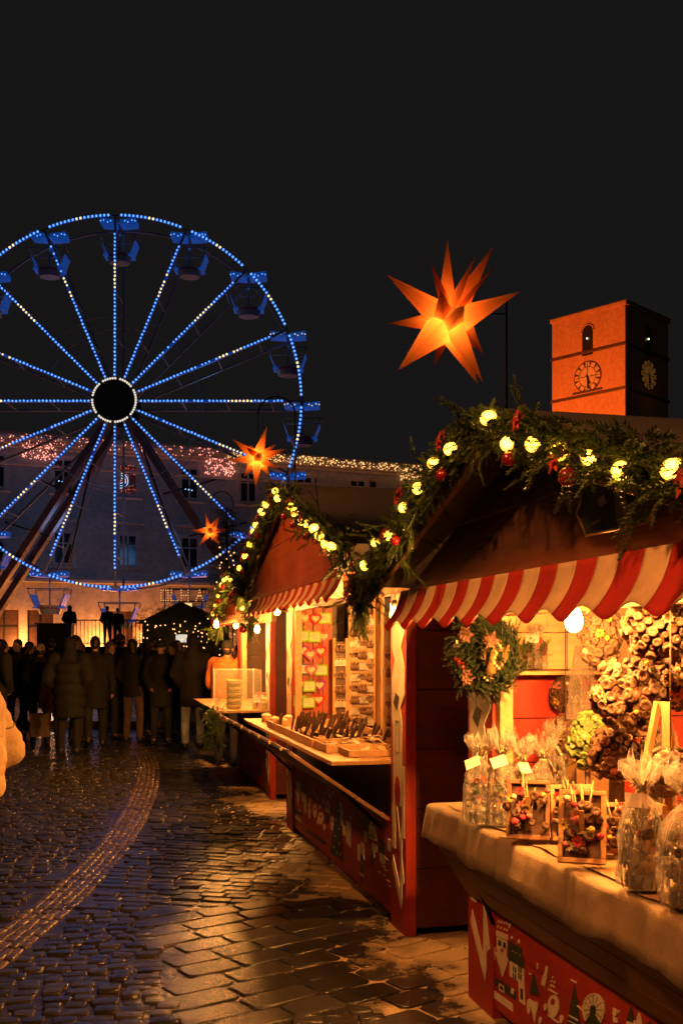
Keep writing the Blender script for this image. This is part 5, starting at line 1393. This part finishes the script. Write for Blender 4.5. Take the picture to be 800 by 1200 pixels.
gift_bag('cellophane gift bag with a price card behind the tilted dark frame', 636, 966, .34, .055, 'x', 2.0)
gift_bag('large cellophane bag with a gold angel figure at the right of the counter', 752, 1040, .37, .066, 'angel', .4)
gift_bag('cellophane gift basket cut by the right edge of the photo', 806, 1062, .38, .068, 'x', 1.0)
s_, z_ = 0, 0
w_, z_ = S3.hs(628, 832, .13)
def shelf_bag():
    r = gift_bag('small cellophane bag with a price card on the wall shelf', 560, 950, .20, .040, 'x'); r.location = S3.w(.13, w_, 1.522)
    return r
gift_bag('cellophane gift bag of pale flowers in the back row beside the post', 590, 945, .36, .05, 'x', 2.4)
gift_bag('cellophane gift bag of red berries in the back row, behind the dark frame', 648, 950, .37, .05, 'x', 1.7)
gift_bag('cellophane gift bag in the back row behind the gold angel bag', 775, 985, .36, .055, 'x', .9)
# glass vases with cellophane behind the bags
for (px, py, h, r, lb) in ((657, 905, .30, .034, 'tall clear glass vase between the gift bags and the green pod tree'), (676, 900, .44, .040, 'tallest clear glass vase under the lit bulb'), (640, 900, .24, .030, 'short clear glass vase behind the gift bags')):
    s, w0 = S3.hz(px, py+38, .925); w0 = min(.44, w0)
    root = empty('glass_vase', lb, 'vase', S3.w(s, w0, .925), RZ, 'clear glass vases on the nearest counter')
    m = MB(); m.lathe([(r*.8,.003),(r,.02),(r*.92,h*.5),(r*1.05,h),(r*1.0,h),(r*.86,h*.5),(r*.9,.03),(r*.1,.02)], 20); m.build('glass', M_jar, root)
    m = MB()
    for k in range(22):
        a = random.uniform(0,6.28); m.tube([(random.gauss(0,r*.3), random.gauss(0,r*.3), .03), (r*.5*math.cos(a), r*.5*math.sin(a), h*random.uniform(.7,1.15))], .0018, 4)
        m.ball((r*.5*math.cos(a), r*.5*math.sin(a), h*random.uniform(.6,1.1)), .006, 5, 4)
    m.build('dried_stems', M_flw, root)
# tall cellophane roll leaning against the wall
m = MB(); vs = []; fs = []; seg = 30
for i in range(12):
    h = i/11; 
    for k in range(seg):
        q = 2*math.pi*k/seg; rr = (.10-.07*h)*(1+.16*math.sin(q*6+i)); vs.append(crumple((rr*math.cos(q), rr*math.sin(q)*.6, .5*h), .012, 22))
for i in range(11):
    for k in range(seg): fs.append((i*seg+k, i*seg+(k+1)%seg, (i+1)*seg+(k+1)%seg, (i+1)*seg+k))
m.add(vs, fs, 0, False)
cc = s3at(682, 822, .42); o = m.build('cellophane_cone', M_cello); o.location = (cc.x, cc.y, 1.13); 
tag(o, 'tall crumpled cellophane cone below and right of the lit bulb', 'cellophane')
m = MB(); m.box(-.12, .12, -.09, .09, .925, 1.13); o = m.build('wooden_riser', M_woodx, bevel=.003); o.location = (cc.x, cc.y, 0); o.rotation_euler.z = RZ
tag(o, 'plain wooden riser box under the cellophane cone', 'box')
shelf_bag()

# framed dried flowers
def flower_frame(label, px, py, wd, ht, rz, tilt, light):
    s, w = S3.hz(px, py, .93); root = empty('flower_frame', label, 'picture frame', S3.w(s, w, .93), RZ+rz, 'framed dried flowers on the near counter')
    T = Matrix.Rotation(-tilt, 4, 'X'); t = .016
    m = MB()
    for b in ((-wd/2, wd/2, 0, t), (-wd/2, wd/2, ht-t, ht), (-wd/2, -wd/2+t, t, ht-t), (wd/2-t, wd/2, t, ht-t)): m.box(b[0], b[1], -.016, .016, b[2], b[3], M=T)
    m.build('frame', M_woodx if light else M_flap, root, .002)
    m = MB(); m.box(-wd/2+t, wd/2-t, -.002, .004, t, ht-t, M=T); m.build('backing', M_darkw, root)
    m = MB(); m.box(-.008, .008, .012, .018, 0, ht*.8, M=Matrix.Translation((0,.0,ht*.75)) @ Matrix.Rotation(R(180)+tilt*.9, 4, 'X')); m.build('strut', M_woodx, root)
    # bouquet: stalks, pods and flowers
    m = MB()
    for k in range(5): m.tube([T @ Vector((random.uniform(-.01,.01), -.012, ht*.15)), T @ Vector((random.uniform(-.05,.05), -.03, ht*random.uniform(.85,1.15)))], .003, 5)
    m.build('stalks', M_straw, root)
    m = MB()
    for k in range(15):
        d = Vector((random.gauss(0,.6), -1, random.gauss(0,.6))).normalized(); pod(m, T @ Matrix.Translation((random.uniform(-.4,.4)*wd, -.012, ht*random.uniform(.2,.8))) @ orient(d), random.uniform(.024,.034), 8)
    m.build('pods', [M_pod, M_podrim], root)
    for k in range(11):
        mt = (M_flr, M_flp, M_flw, M_flp, M_fly)[k % 5]; q = MB(); sz = random.uniform(.012,.020)
        if k % 3 == 1: daisy(q, Matrix(), sz*1.4, 0, 1)
        else:
            q.ball((0,0,0), sz*.7, 8, 6)
            for j in range(8): q.ball(rdir()*sz*.5, sz*.3, 5, 4)
        o = q.build('dried_flower', [mt, M_pod], root); o.location = T @ Vector((random.uniform(-.45,.45)*wd, -.035-random.random()*.01, ht*random.uniform(.2,.9))); o.rotation_euler = (R(90), 0, random.uniform(-.4,.4))
    return root
flower_frame('dark framed dried flower picture leaning left of the lighter frames', 618, 984, .155, .215, R(62), .25, False)
flower_frame('pale wooden frame of dried flowers nearest the counter edge', 681, 1012, .150, .235, R(60), .30, True)
flower_frame('pale frame of pink dried flowers behind the front frame', 672, 985, .160, .20, R(78), .22, True)
flower_frame('dried flower frame beside the gold angel bag', 722, 1000, .14, .17, R(70), .25, True)
m = MB()

# tablecloth and runner on the near counter
def cloth():
    m = MB(); L0, L1 = .03, 2.74; nu = 320
    prof = [(.50,.908),(.2,.908),(-.19,.909),(-.205,.9085),(-.214,.903),(-.217,.890),(-.222,.85),(-.228,.80),(-.234,.752)]
    vs = []; fs = []
    for i in range(nu+1):
        s = L0+(L1-L0)*i/nu; f = math.sin(s*13)*.5+abs(math.sin(s*21+1))*.6+math.sin(s*5+2)*.6-1.2*math.exp(-((s-.42)/.012)**2)-1.0*math.exp(-((s-1.5)/.012)**2)
        for j, (w, z) in enumerate(prof):
            k = max(0, (j-3)/5); vs.append((s+.006*k*math.sin(s*17), w-.012*k*f-.004, z+(.010*math.sin(s*7.3)+.006*math.sin(s*19) if j == len(prof)-1 else 0)+.0015*math.sin(s*40+w*30)*(j < 3)))
    n = len(prof)
    for i in range(nu):
        for j in range(n-1): fs.append((i*n+j, i*n+j+1, (i+1)*n+j+1, (i+1)*n+j))
    # end drape at the far end
    o = len(vs)
    for k, (ds, dz) in enumerate(((-.006,-.004),(-.012,-.03),(-.016,-.08),(-.02,-.14))):
        for j, (w, z) in enumerate(prof[:6]): vs.append((L0+ds+.004*math.sin(w*40), w*1.0, z+dz))
    for j in range(5):
        fs.append((j+1, j, o+j, o+j+1))
        for k in range(3): fs.append((o+k*6+j+1, o+k*6+j, o+(k+1)*6+j, o+(k+1)*6+j+1))
    m.add(vs, fs, 0, True)
    ob = m.build('tablecloth', M_cloth, loc=S3.w(0,0,0), rot=(0,0,RZ)); tag(ob, 'natural linen tablecloth hanging over the nearest stall\'s counter', 'tablecloth')
    sd = ob.modifiers.new('solid', 'SOLIDIFY'); sd.thickness = .003
    m = MB(); vs = []; fs = []; nu = 60
    for i in range(nu+1):
        s = .12+2.55*i/nu; e = .010*math.sin(s*9)+.007*math.sin(s*23)
        vs += [(s, .47, .914), (s, .0, .914+.002*math.sin(s*31)), (s, -.165+e, .916+.004*math.sin(s*17))]
    for i in range(nu):
        for j in range(2): fs.append((i*3+j, i*3+j+1, i*3+j+4, i*3+j+3))
    m.add(vs, fs, 0, True); ob = m.build('table_runner', M_kraft, loc=S3.w(0,0,0), rot=(0,0,RZ)); tag(ob, 'brown paper runner with a wavy edge on the linen tablecloth', 'runner')
    sd = ob.modifiers.new('solid', 'SOLIDIFY'); sd.thickness = .002
cloth()

# ---------------------------------------------------------------- middle stall: hearts, racks, trays
def heart_pts(r):
    o = []
    for i in range(28):
        t = 2*math.pi*i/28; o.append((r*16*math.sin(t)**3/17, r*(13*math.cos(t)-5*math.cos(2*t)-2*math.cos(3*t)-math.cos(4*t))/17))
    return o
HC = {'red': (.55,.012,.015), 'pink': (.70,.10,.18), 'purple': (.26,.02,.24), 'green': (.22,.46,.02), 'blue': (.04,.10,.30), 'orange': (.58,.18,.05)}
SHEETS = {}
def heart(colr, shape, label, loc):
    key = (colr, shape); mt = mat('felt_'+colr, HC[colr], .9, var=.15, bump=.3, bscale=150)
    root = empty('gingerbread_heart' if shape == 'heart' else 'square_ornament', label, 'ornament', loc, RZ+R(90), 'felt hearts and squares on the orange panel')
    if key not in SHEETS:
        m = MB(); f = MB()
        if shape == 'heart':
            m.prism(heart_pts(.062), .014); f.prism(heart_pts(.036), .003, M=Matrix.Translation((0,-.0142,0)))
        else:
            m.prism([(-.056,-.05),(.056,-.05),(.056,.045),(-.056,.045)], .014); f.prism([(-.043,-.036),(.043,-.036),(.043,.032),(-.043,.032)], .003, M=Matrix.Translation((0,-.0142,0)))
        w = MB()
        for k in range(3):
            y = .012-.014*k; n = 7
            w.tube([(-.024+.048*i/n, -.0185, y+.003*math.sin(i*2.3+k)) for i in range(n+1)], .0014, 4)
        l = MB(); l.tube([(-.012,-.007,.040),(-.006,-.007,.085),(.006,-.007,.085),(.012,-.007,.040)], .003, 5)
        SHEETS[key] = (m.mesh('felt', mt), f.mesh('icing_face', M_flw), w.mesh('piped_lines', M_podrim), l.mesh('loop', mt))
    for nm, me in zip(('felt', 'icing_face', 'piped_lines', 'loop'), SHEETS[key]): link(nm, me, root, (0,0,0))
sp_ = .36
hp = empty('ornament_board', 'orange wooden panel hung with felt hearts inside the middle stall', 'panel', S2.w(sp_-.05, 0, 0), RZ)
wl, zt_h = S2.hs(346, 700, sp_); wr, zb_h = S2.hs(388, 846, sp_)
m = MB(); n = 4
for i in range(n): m.box(0, .02, wl-.01+(wr-wl+.03)*i/n, wl-.01+(wr-wl+.03)*(i+1)/n-.004, .97, zt_h)
m.build('board', mat('orange_panel', (.36,.075,.02), .6), hp, .002)
HR = [[('orange','heart',358,724),('red','heart',370,725),('green','square',381,724)], [('green','square',357,745),('green','square',369,746),('pink','heart',380,746)], [('purple','heart',355,762),('pink','heart',364,767),('red','heart',376,763)],
      [('blue','square',356,784),('pink','heart',365,785),('green','square',377,785)], [('red','heart',352,802),('green','square',363,804),('purple','heart',375,803)], [('green','square',352,821),('green','square',362,823),('red','heart',374,820)]]
OR = ['top','second','third','fourth','fifth','bottom']; PO = ['left','middle','right']
for i, row in enumerate(HR):
    for j, (cl, shp, px, py) in enumerate(row):
        w, z = S2.hs(px, py, sp_+.01+.012*(j % 2)); heart(cl, shp, '%s felt %s with pale face, %s row of the panel, %s' % (cl, shp, OR[i], PO[j]), S2.w(sp_+.012*(j % 2)-.02, w, z))
# hanging ornament racks (posts, slats, rows of small keepsakes)
M_keep = mat('carved_wood_keepsake', (.20,.11,.055), .6, c2=(.07,.035,.02), nscale=60)
M_keep2 = mat('silver_keepsake', (.55,.50,.42), .4, metal=.4)
def keepsake_mesh(v):
    m = MB()
    if v == 0: m.lathe([(.001,-.028),(.013,-.022),(.016,-.008),(.008,.004),(.010,.012),(.002,.022)], 8)
    elif v == 1: m.prism([(-.014,-.024),(.014,-.024),(.016,.0),(0,.02),(-.016,.0)], .006)
    else: m.prism(heart_pts(.02), .006)
    m.tube([(0,-.003,.018),(0,-.003,.036)], .0015, 4)
    return m.mesh('keepsake', M_keep if v != 1 else M_keep2)
KM = [keepsake_mesh(v) for v in range(3)]
def rack(label, px0, px1, pyt, pyb, s_plane, rows, cols, item_label, grp, wood_m=None):
    w0, zt0 = S2.hs(px0, pyt, s_plane); w1, zb0 = S2.hs(px1, pyb, s_plane); zb0 = max(zb0, .965)
    root = empty('ornament_rack', label, 'display rack', S2.w(s_plane, 0, 0), RZ)
    m = MB(); m.box(-.012, .0, w0, w1, zb0, zt0); m.build('panel', wood_m or mat('pale_rack_panel', (.52,.38,.22), .7), root, .002)
    for a in (w0-.02, w1): 
        m = MB(); m.box(-.02, .02, a, a+.025, .95, zt0+.03); m.build('upright', M_woodz, root, .002)
    for i in range(rows): m = MB(); z = zt0-.03-(zt0-zb0-.06)*i/max(1, rows-1); m.box(.001, .014, w0, w1, z, z+.008); m.build('rail', M_woody, root)
    for i in range(rows):
        z = zt0-.03-(zt0-zb0-.06)*i/max(1, rows-1)
        for j in range(cols):
            o = bpy.data.objects.new('keepsake', KM[(i+j//3) % 3]); col.objects.link(o); o.location = S2.w(s_plane+.018, w0+(w1-w0)*(j+.5)/cols, z-.028); o.rotation_euler = (0, random.uniform(-.15,.15), RZ+R(90)); o.scale = (1.45,)*3
            tag(o, item_label, 'ornament', grp)
rack('tall pale rack with rows of small carved ornaments behind the middle counter', 410, 436, 694, 846, .42, 12, 8, 'small carved ornament hanging in a row on the tall pale rack', 'small ornaments on the tall pale rack')
rack('narrow rack of silvery ornaments beside the dark gap', 392, 404, 752, 840, .42, 6, 3, 'small ornament hanging on the narrow rack beside the dark gap', 'small ornaments on the narrow rack', M_darkw)
rack('near rack of card ornaments beside the cream post', 452, 469, 722, 862, 2.3, 8, 4, 'small ornament hanging on the near rack beside the cream post', 'small ornaments on the near rack')
# shelf unit at the back with mugs
w0, zt0 = S2.hs(441, 700, .45); w1, zb0 = S2.hs(474, 850, .45)
sh = empty('shelf_unit', 'small wooden shelf unit with mugs behind the near rack', 'shelf', S2.w(.40, 0, 0), RZ)
m = MB(); m.box(0, .2, w0, w0+.03, .1, zt0); m.box(0, .2, w1, w1+.03, .1, zt0); m.build('side', M_woodz, sh, .002)
for z in (1.0, 1.22, 1.46, 1.70):
    m = MB(); m.box(0, .2, w0+.03, w1, z, z+.02); m.build('shelf', M_woody, sh, .002)
m = MB(); m.box(-.01, 0, w0, w1+.03, .1, zt0); m.build('back', M_black, sh)
for i, z in enumerate((1.02, 1.24, 1.48)):
    for j in range(3):
        root = empty('mug', '%s mug on the %s shelf of the small shelf unit, %s of three' % (('cream','red','cream')[(i+j) % 3], ('lower','middle','upper')[i], ('first','second','third')[j]), 'mug', S2.w(.52, w0+.07+(w1-w0-.1)*j/2.6, z), RZ, 'mugs on the shelf unit')
        m = MB(); m.lathe([(.028,0),(.032,.01),(.032,.075),(.028,.075),(.027,.012),(.001,.01)], 12); m.build('cup', (M_flw, M_flr, M_flw)[(i+j) % 3], root)
        m = MB(); m.tube([(.030+.022*math.sin(math.pi*k/8), 0, .018+.04*k/8) for k in range(9)], .004, 5); m.build('handle', (M_flw, M_flr, M_flw)[(i+j) % 3], root)
# trays on the counter
def tray(label, pts_px, h, ZB=.962):
    q = [S2.hz(x, y, ZB) for x, y in pts_px]; s0 = min(a for a, b in q); s1 = max(a for a, b in q); w0 = max(-.33, min(b for a, b in q)); w1 = min(.46, max(b for a, b in q))
    root = empty('wooden_tray', label, 'tray', S2.w(s0, w0, ZB), RZ); a, b = s1-s0, w1-w0
    m = MB(); m.box(.01, a-.01, .01, b-.01, 0, .008); m.build('bottom', M_woodx, root)
    for (x0, x1, y0, y1) in ((0, a, 0, .01), (0, a, b-.01, b), (0, .01, .01, b-.01), (a-.01, a, .01, b-.01)):
        m = MB(); m.box(x0, x1, y0, y1, 0, h); m.build('side', M_woodx, root, .002)
    return s0, s1, w0, w1
s0, s1, w0, w1 = tray('long wooden tray holding dark carved sticks on the middle counter', [(338,858),(365,876),(425,872),(398,850)], .055)
SM = MB(); SM.box(-.010, .010, -.007, .007, 0, .15); SM.tube([(0,0,.15),(0,0,.165)], [.008,.003], 6); SME = SM.mesh('carved_stick', mat('dark_carved_wood', (.10,.055,.03), .55, c2=(.04,.02,.012), nscale=40))
for i in range(72):
    o = bpy.data.objects.new('carved_stick', SME); col.objects.link(o)
    o.location = S2.w(s0+.03+(s1-s0-.06)*random.random(), w0+.03+(w1-w0-.06)*random.random(), .972); o.rotation_euler = Euler((random.uniform(-.25,.05), random.uniform(.55,.8), RZ+random.uniform(-.2,.2)))
    tag(o, 'dark carved stick standing in the long wooden tray', 'carved stick', 'carved sticks in the long tray')
s0, s1, w0, w1 = tray('shallow wooden tray heaped with flat ornaments at the near end', [(396,882),(470,886),(470,868),(412,862)], .04)
FM = []
for v in range(3):
    m = MB(); n = 12
    if v == 0: m.prism([(.028*math.cos(2*math.pi*i/n), .028*math.sin(2*math.pi*i/n)) for i in range(n)], .006)
    elif v == 1: m.prism(heart_pts(.032), .006)
    else: m.prism([(.034*(1 if i % 2 else .5)*math.cos(math.pi*i/5), .034*(1 if i % 2 else .5)*math.sin(math.pi*i/5)) for i in range(10)], .006)
    FM.append(m.mesh('flat_ornament', (M_woodx, M_flw, M_keep)[v]))
for i in range(70):
    o = bpy.data.objects.new('flat_ornament', FM[i % 3]); col.objects.link(o); u, v = random.random(), random.random()
    o.location = S2.w(s0+.04+(s1-s0-.08)*u, w0+.04+(w1-w0-.08)*v, .985+.055*random.random()*math.sin(math.pi*u)*math.sin(math.pi*v)); o.rotation_euler = (R(90)+random.uniform(-.6,.6), random.uniform(-.4,.4), random.uniform(0,6))
    tag(o, 'flat wooden ornament heaped in the shallow tray', 'ornament', 'flat ornaments heaped in the shallow tray')
s0, s1, w0, w1 = tray('second wooden tray with small wooden pieces between the sticks and the heap', [(368,876),(400,882),(418,868),(392,862)], .05)
for i in range(26):
    o = bpy.data.objects.new('wooden_piece', FM[2 if i % 2 else 0]); col.objects.link(o); u, v = random.random(), random.random()
    o.location = S2.w(s0+.03+(s1-s0-.06)*u, w0+.03+(w1-w0-.06)*v, .985+.04*random.random()); o.rotation_euler = (R(90)+random.uniform(-.6,.6), random.uniform(-.4,.4), random.uniform(0,6))
    tag(o, 'small wooden piece lying in the second tray', 'ornament', 'wooden pieces in the second tray')
# little cups at the far end of the counter
for i, (px, py) in enumerate(((312,846),(322,850),(331,852),(338,848))):
    s, w = S2.hz(px, py, .962); root = empty('trinket_box', 'round trinket box at the far end of the middle counter, %s from the left' % ('first','second','third','last')[i], 'box', S2.w(s, w, .962), RZ, 'trinket boxes on the middle counter')
    m = MB(); m.lathe([(.04,0),(.042,.05),(.03,.055)], 14); m.build('body', (M_woodx, M_flr, M_woodx, M_flp)[i], root); m = MB(); m.lathe([(.044,.05),(.044,.062),(.02,.075),(.002,.078)], 14); m.build('lid', M_flw, root)
# small dark potted sprig and red ribbon at the rear of the heap
s, w = S2.hz(438, 874, .962)
root = empty('hanging_greenery', 'dark green sprig bunch hanging on the tall pale rack', 'greenery', S2.w(.5, S2.hs(424, 705, .5)[0], S2.hs(424, 705, .5)[1]), RZ)
sprigs('foliage', [(Vector((random.gauss(0,.03), random.gauss(0,.03), -random.random()*.25)), (rdir()*.6+Vector((0,0,-1))).normalized(), random.uniform(.6,1)) for i in range(60)], root)

# ---------------------------------------------------------------- farthest stall's counter
ZB = .952
def s1z(px, py, z=ZB): return S1.hz(px, py, z)
s, w = s1z(287, 829); w = max(-.45, w); 
ab = empty('acrylic_box', 'large clear acrylic display box on the farthest stall\'s counter', 'display box', S1.w(2.22, -.32, ZB), RZ)
bw, bd, bh = .26, .22, .42
m = MB()
for b in ((-bw,bw,-bd,-bd+.006,0,bh),(-bw,bw,bd-.006,bd,0,bh),(-bw,-bw+.006,-bd+.006,bd-.006,0,bh),(bw-.006,bw,-bd+.006,bd-.006,0,bh),(-bw,bw,-bd,bd,bh,bh+.006)): m.box(*b)
m.build('panes', M_acryl, ab)
m = MB()
for sx in (-1,1):
    for sy in (-1,1): m.box(sx*bw-.006, sx*bw+.006, sy*bd-.006, sy*bd+.006, 0, bh+.01)
m.build('edges', M_paper, ab)
for i in range(5):
    root = empty('sweet_tub', 'round tub of sweets in the acrylic box stack, %s from the bottom' % ('first','second','third','fourth','fifth')[i], 'tub', S1.w(2.26, -.36, ZB+.004+.062*i), RZ, 'stacked sweet tubs')
    m = MB(); m.lathe([(.075,0),(.085,.045),(.08,.05)], 16); m.build('tub', M_flw, root); m = MB(); m.lathe([(.088,.046),(.088,.058),(.08,.060)], 16); m.build('lid', M_podgr if i < 4 else mat('lime_lid', (.30,.42,.05), .5), root)
for i, (ds, dw, h, w_) in enumerate(((2.30,-.02,.10,.09),(2.25,.10,.16,.08),(2.42,.12,.12,.07),(2.05,-.02,.14,.08),(2.40,-.10,.06,.06))):
    root = empty('gift_box', 'pale card gift box on the farthest counter, %s' % ('flat one beside the acrylic box','tallest one at the back','one beside the post','one behind the acrylic box','smallest one in front')[i], 'box', S1.w(ds, dw, ZB), RZ+.2*i, 'card boxes on the farthest counter')
    m = MB(); m.box(-w_, w_, -.05, .05, 0, h); m.build('carton', M_paper if i % 2 else M_flw, root, .003); m = MB(); m.box(-w_-.003, w_+.003, -.053, .053, h, h+.02); m.build('lid', M_flp if i % 2 else M_paper, root, .003)
    m = MB(); m.box(-.008, .008, -.0545, .0545, h-.03, h+.0225); m.build('ribbon', M_flr, root)
root = empty('fir_swag', 'green fir swag hanging from the corner of the farthest counter', 'greenery', S1.w(2.45, -.60, .95), RZ)
sprigs('foliage', [(Vector((random.gauss(0,.06), random.gauss(0,.04), -random.random()*.42+.05)), (rdir()*.7+Vector((0,0,-.6))).normalized(), random.uniform(.7,1.2)) for i in range(150)], root)
m = MB(); m.tube([(0,0,.05),(0,0,-.4)], .012, 6); m.build('stem', M_twig, root)

# ---------------------------------------------------------------- fir-clad hut with fairy lights and a lit sign, crowd's right
hx = P(213, 757, 26); hut = empty('fir_hut', 'dark hut clad in fir branches and fairy lights behind the crowd', 'hut', (hx.x, hx.y, 0), 0)
m = MB(); m.box(-1.0, 1.0, 0, 1.6, 0, 2.2); m.build('wall', M_darkw, hut)
m = MB(); m.prism([(-1.15,2.2),(1.15,2.2),(.0,2.75)], 1.9, M=Matrix.Translation((0,1.75,0))); m.build('roof', M_roof, hut)
BT = sprig_template(22, .34, .085)
it = []
for i in range(420):
    u = random.uniform(-1.15,1.15); z = random.uniform(1.75, 2.45+.35*(1-abs(u)/1.15)); it.append((Vector((u, -.08-random.random()*.15, z)), (rdir()+Vector((0,-.5,-.3))).normalized(), random.uniform(.6,1.1)))
sprigs('fir_cladding', it, hut, tmpl=BT)
m = MB()
for k in range(64): m.ball((random.uniform(-1.1,1.1), -.32, 1.55+.7*random.random()**1.2), .017, 6, 4)
m.build('fairy_lights', M_fam, hut)
m = MB(); m.box(-.1, .18, -.30, -.27, 1.72, 1.92); m.build('lit_menu_board', emis('lit_menu', (1,.9,.75), .7), hut)
sg = empty('bulb_letter_sign', 'sign of small amber bulbs spelling letters above the fir hut', 'sign', P(216, 704, 26), 0)
M_letter = emis('letter_bulb', (1, .48, .14), 1.1, sample=False)
LET = {'O': [[(0,0),(0,1)],[(0,1),(.8,1)],[(.8,1),(.8,0)],[(.8,0),(0,0)]], 'L': [[(0,1),(0,0)],[(0,0),(.7,0)]], 'H': [[(0,0),(0,1)],[(.8,0),(.8,1)],[(0,.5),(.8,.5)]], 'A': [[(0,0),(.4,1)],[(.4,1),(.8,0)],[(.2,.45),(.6,.45)]]}
x0 = -.58
for ch in 'OLH A':
    if ch == ' ': x0 += .12; continue
    m = MB()
    for (a, b) in LET[ch]:
        n = max(3, int(math.hypot(b[0]-a[0], b[1]-a[1])*4.6))
        for i in range(n+1): m.ball((x0+.22*(a[0]+(b[0]-a[0])*i/n), -.03, .27*(a[1]+(b[1]-a[1])*i/n)), .015, 6, 4)
    m.build('letter', M_letter, sg); x0 += .255
m = MB(); m.box(-.62, .58, 0, .03, -.03, .0); m.box(-.62, .58, 0, .03, .28, .31)
for s in (-.5, .45): m.tube([(s,.015,.3),(s,.015,-.75)], .015, 6)
m.build('frame', M_dark, sg)
m = MB(); m.box(-.12, .2, -.02, .0, -.16, -.06); m.build('lit_panel', emis('lit_menu2', (1,.75,.3), 1.0), sg)
# small lit fir tree beside the farthest stall
ft = P(266, 757, 19.0); tree = empty('fir_tree', 'slim fir tree with small lights left of the middle stall\'s garland', 'tree', (ft.x, ft.y, 0), 0)
m = MB(); m.tube([(0,0,0),(0,0,1.5),(0,0,4.2)], [.06,.045,.01], 8); m.build('trunk', M_twig, tree)
it = []
for i in range(1000):
    z = .6+3.6*random.random()**1.1; rr = .60*(1-(z-.4)/4.0)+.06; a = random.uniform(0,6.28); d = Vector((math.cos(a), math.sin(a), random.uniform(-.35,.15))).normalized()
    it.append((Vector((0,0,z))+d*rr*random.uniform(.2,.75), (d+rdir()*.3).normalized(), random.uniform(.5,.9)))
sprigs('crown', it, tree, tmpl=BT)
m = MB()
for i in range(46):
    z = 1.2+2.6*random.random(); rr = .55*(1-(z-.4)/4.0)+.05; a = random.uniform(3.4,6.0); m.ball((rr*math.cos(a), rr*math.sin(a), z), .014, 6, 4)
m.build('fairy_lights', M_fam, tree)
# ---------------------------------------------------------------- night sky and lamps
w = bpy.data.worlds.new('World'); sc.world = w; w.use_nodes = True
nt = w.node_tree; bg = nt.nodes['Background']
tc = nt.nodes.new('ShaderNodeTexCoord'); nz = nt.nodes.new('ShaderNodeTexNoise'); nz.inputs['Scale'].default_value = 1.6; nz.inputs['Detail'].default_value = 3
mr = nt.nodes.new('ShaderNodeMix'); mr.data_type = 'RGBA'
mr.inputs['A'].default_value = (.0078, .0071, .0073, 1); mr.inputs['B'].default_value = (.0087, .0079, .0081, 1)
nt.links.new(tc.outputs['Generated'], nz.inputs['Vector']); nt.links.new(nz.outputs['Fac'], mr.inputs['Factor']); nt.links.new(mr.outputs['Result'], bg.inputs['Color'])
bg.inputs['Strength'].default_value = 1.0
# floodlights at the foot of the palace
def facw(s, wv, z): return Norg + E*s + inw*wv + Vector((0,0,z))
for px, pw in ((-40, 800), (24, 1000), (116, 1000), (176, 900), (250, 500)):
    s, _ = fac(px, 735); lamp('palace_floodlight', facw(s, -1.0, 1.7), pw*.5, (1, .30, .06), .1)
# light of the fairy light curtains on the cornice
for px0, px1, c, pw in ((-60, 262, (1,.14,.09), 4), (262, 516, (1,.30,.08), 12)):
    a = fac(px0, 530)[0]; b_ = fac(px1, 530)[0]
    o = lamp('cornice_glow', facw((a+b_)/2, -1.1, zc-.9), pw, c, kind='AREA', rot=(R(90), 0, frz)); o.data.shape = 'RECTANGLE'; o.data.size = abs(b_-a); o.data.size_y = .25
# the wheel's blue leds shining on the palace and the square
for (dx, dz, pw) in ((-4.5, 3, 70), (4.5, 1, 56), (-3, -6, 80), (3.5, -6, 70)):
    lamp('wheel_led_light', hub+Vector((dx, 3.4, dz)), pw, (.13, .42, 1), .8)
lamp('wheel_front_light', hub+Vector((0, -2.5, -5)), 60, (.08, .30, 1), 1.0)
for ch in whl.children:
    if ch.name.startswith('gondola'): lamp('gondola_light', (0, 0, -.45), 5, (.06, .28, 1), .1, parent=ch)
# tower floodlight
fp = Tfr @ Vector((-side*.62, -17, 17)); lamp('tower_floodlight', fp, 31000, (1, .20, .03), .4, 'SPOT', rot=((Tfr @ Vector((-side*.5, 0, 27)))-fp).to_track_quat('-Z', 'Y').to_euler(), spot_size=R(70), spot_blend=.5)
lamp('tower_clock_light', Tfr @ Vector((2.2, side*.5, tz(452))), 2.5, (1, .50, .15), .15)
# unseen warm lamps for light from across the passage, plus added light on stalls
lamp('unseen_warm_lamp', (-2.4, .6, 4.9), 1100, (1, .34, .08), .15, 'SPOT', rot=(Vector((1.0, 3.5, 1.45))-Vector((-2.4, .6, 4.9))).to_track_quat('-Z', 'Y').to_euler(), spot_size=R(46), spot_blend=1.0)
lamp('unseen_warm_lamp', (-3.4, 5.6, 4.2), 800, (1, .34, .08), .15, 'SPOT', rot=(Vector((-.3, 7.2, 2.3))-Vector((-3.4, 5.6, 4.2))).to_track_quat('-Z', 'Y').to_euler(), spot_size=R(46), spot_blend=1.0)  # lamp added to brighten the middle stall's gable and awning
lamp('leg_fill_light', P(60, 757, 47)+Vector((0,0,1.5)), 160, (1,.42,.18), .2)  # pair of warm lamps added to light the wheel's support legs
lamp('leg_fill_light', P(235, 757, 48)+Vector((0,0,.5)), 160, (1,.42,.18), .2)
lamp('unseen_warm_lamp', (.9, -3.5, 4.0), 30, (1, .36, .085), .15)
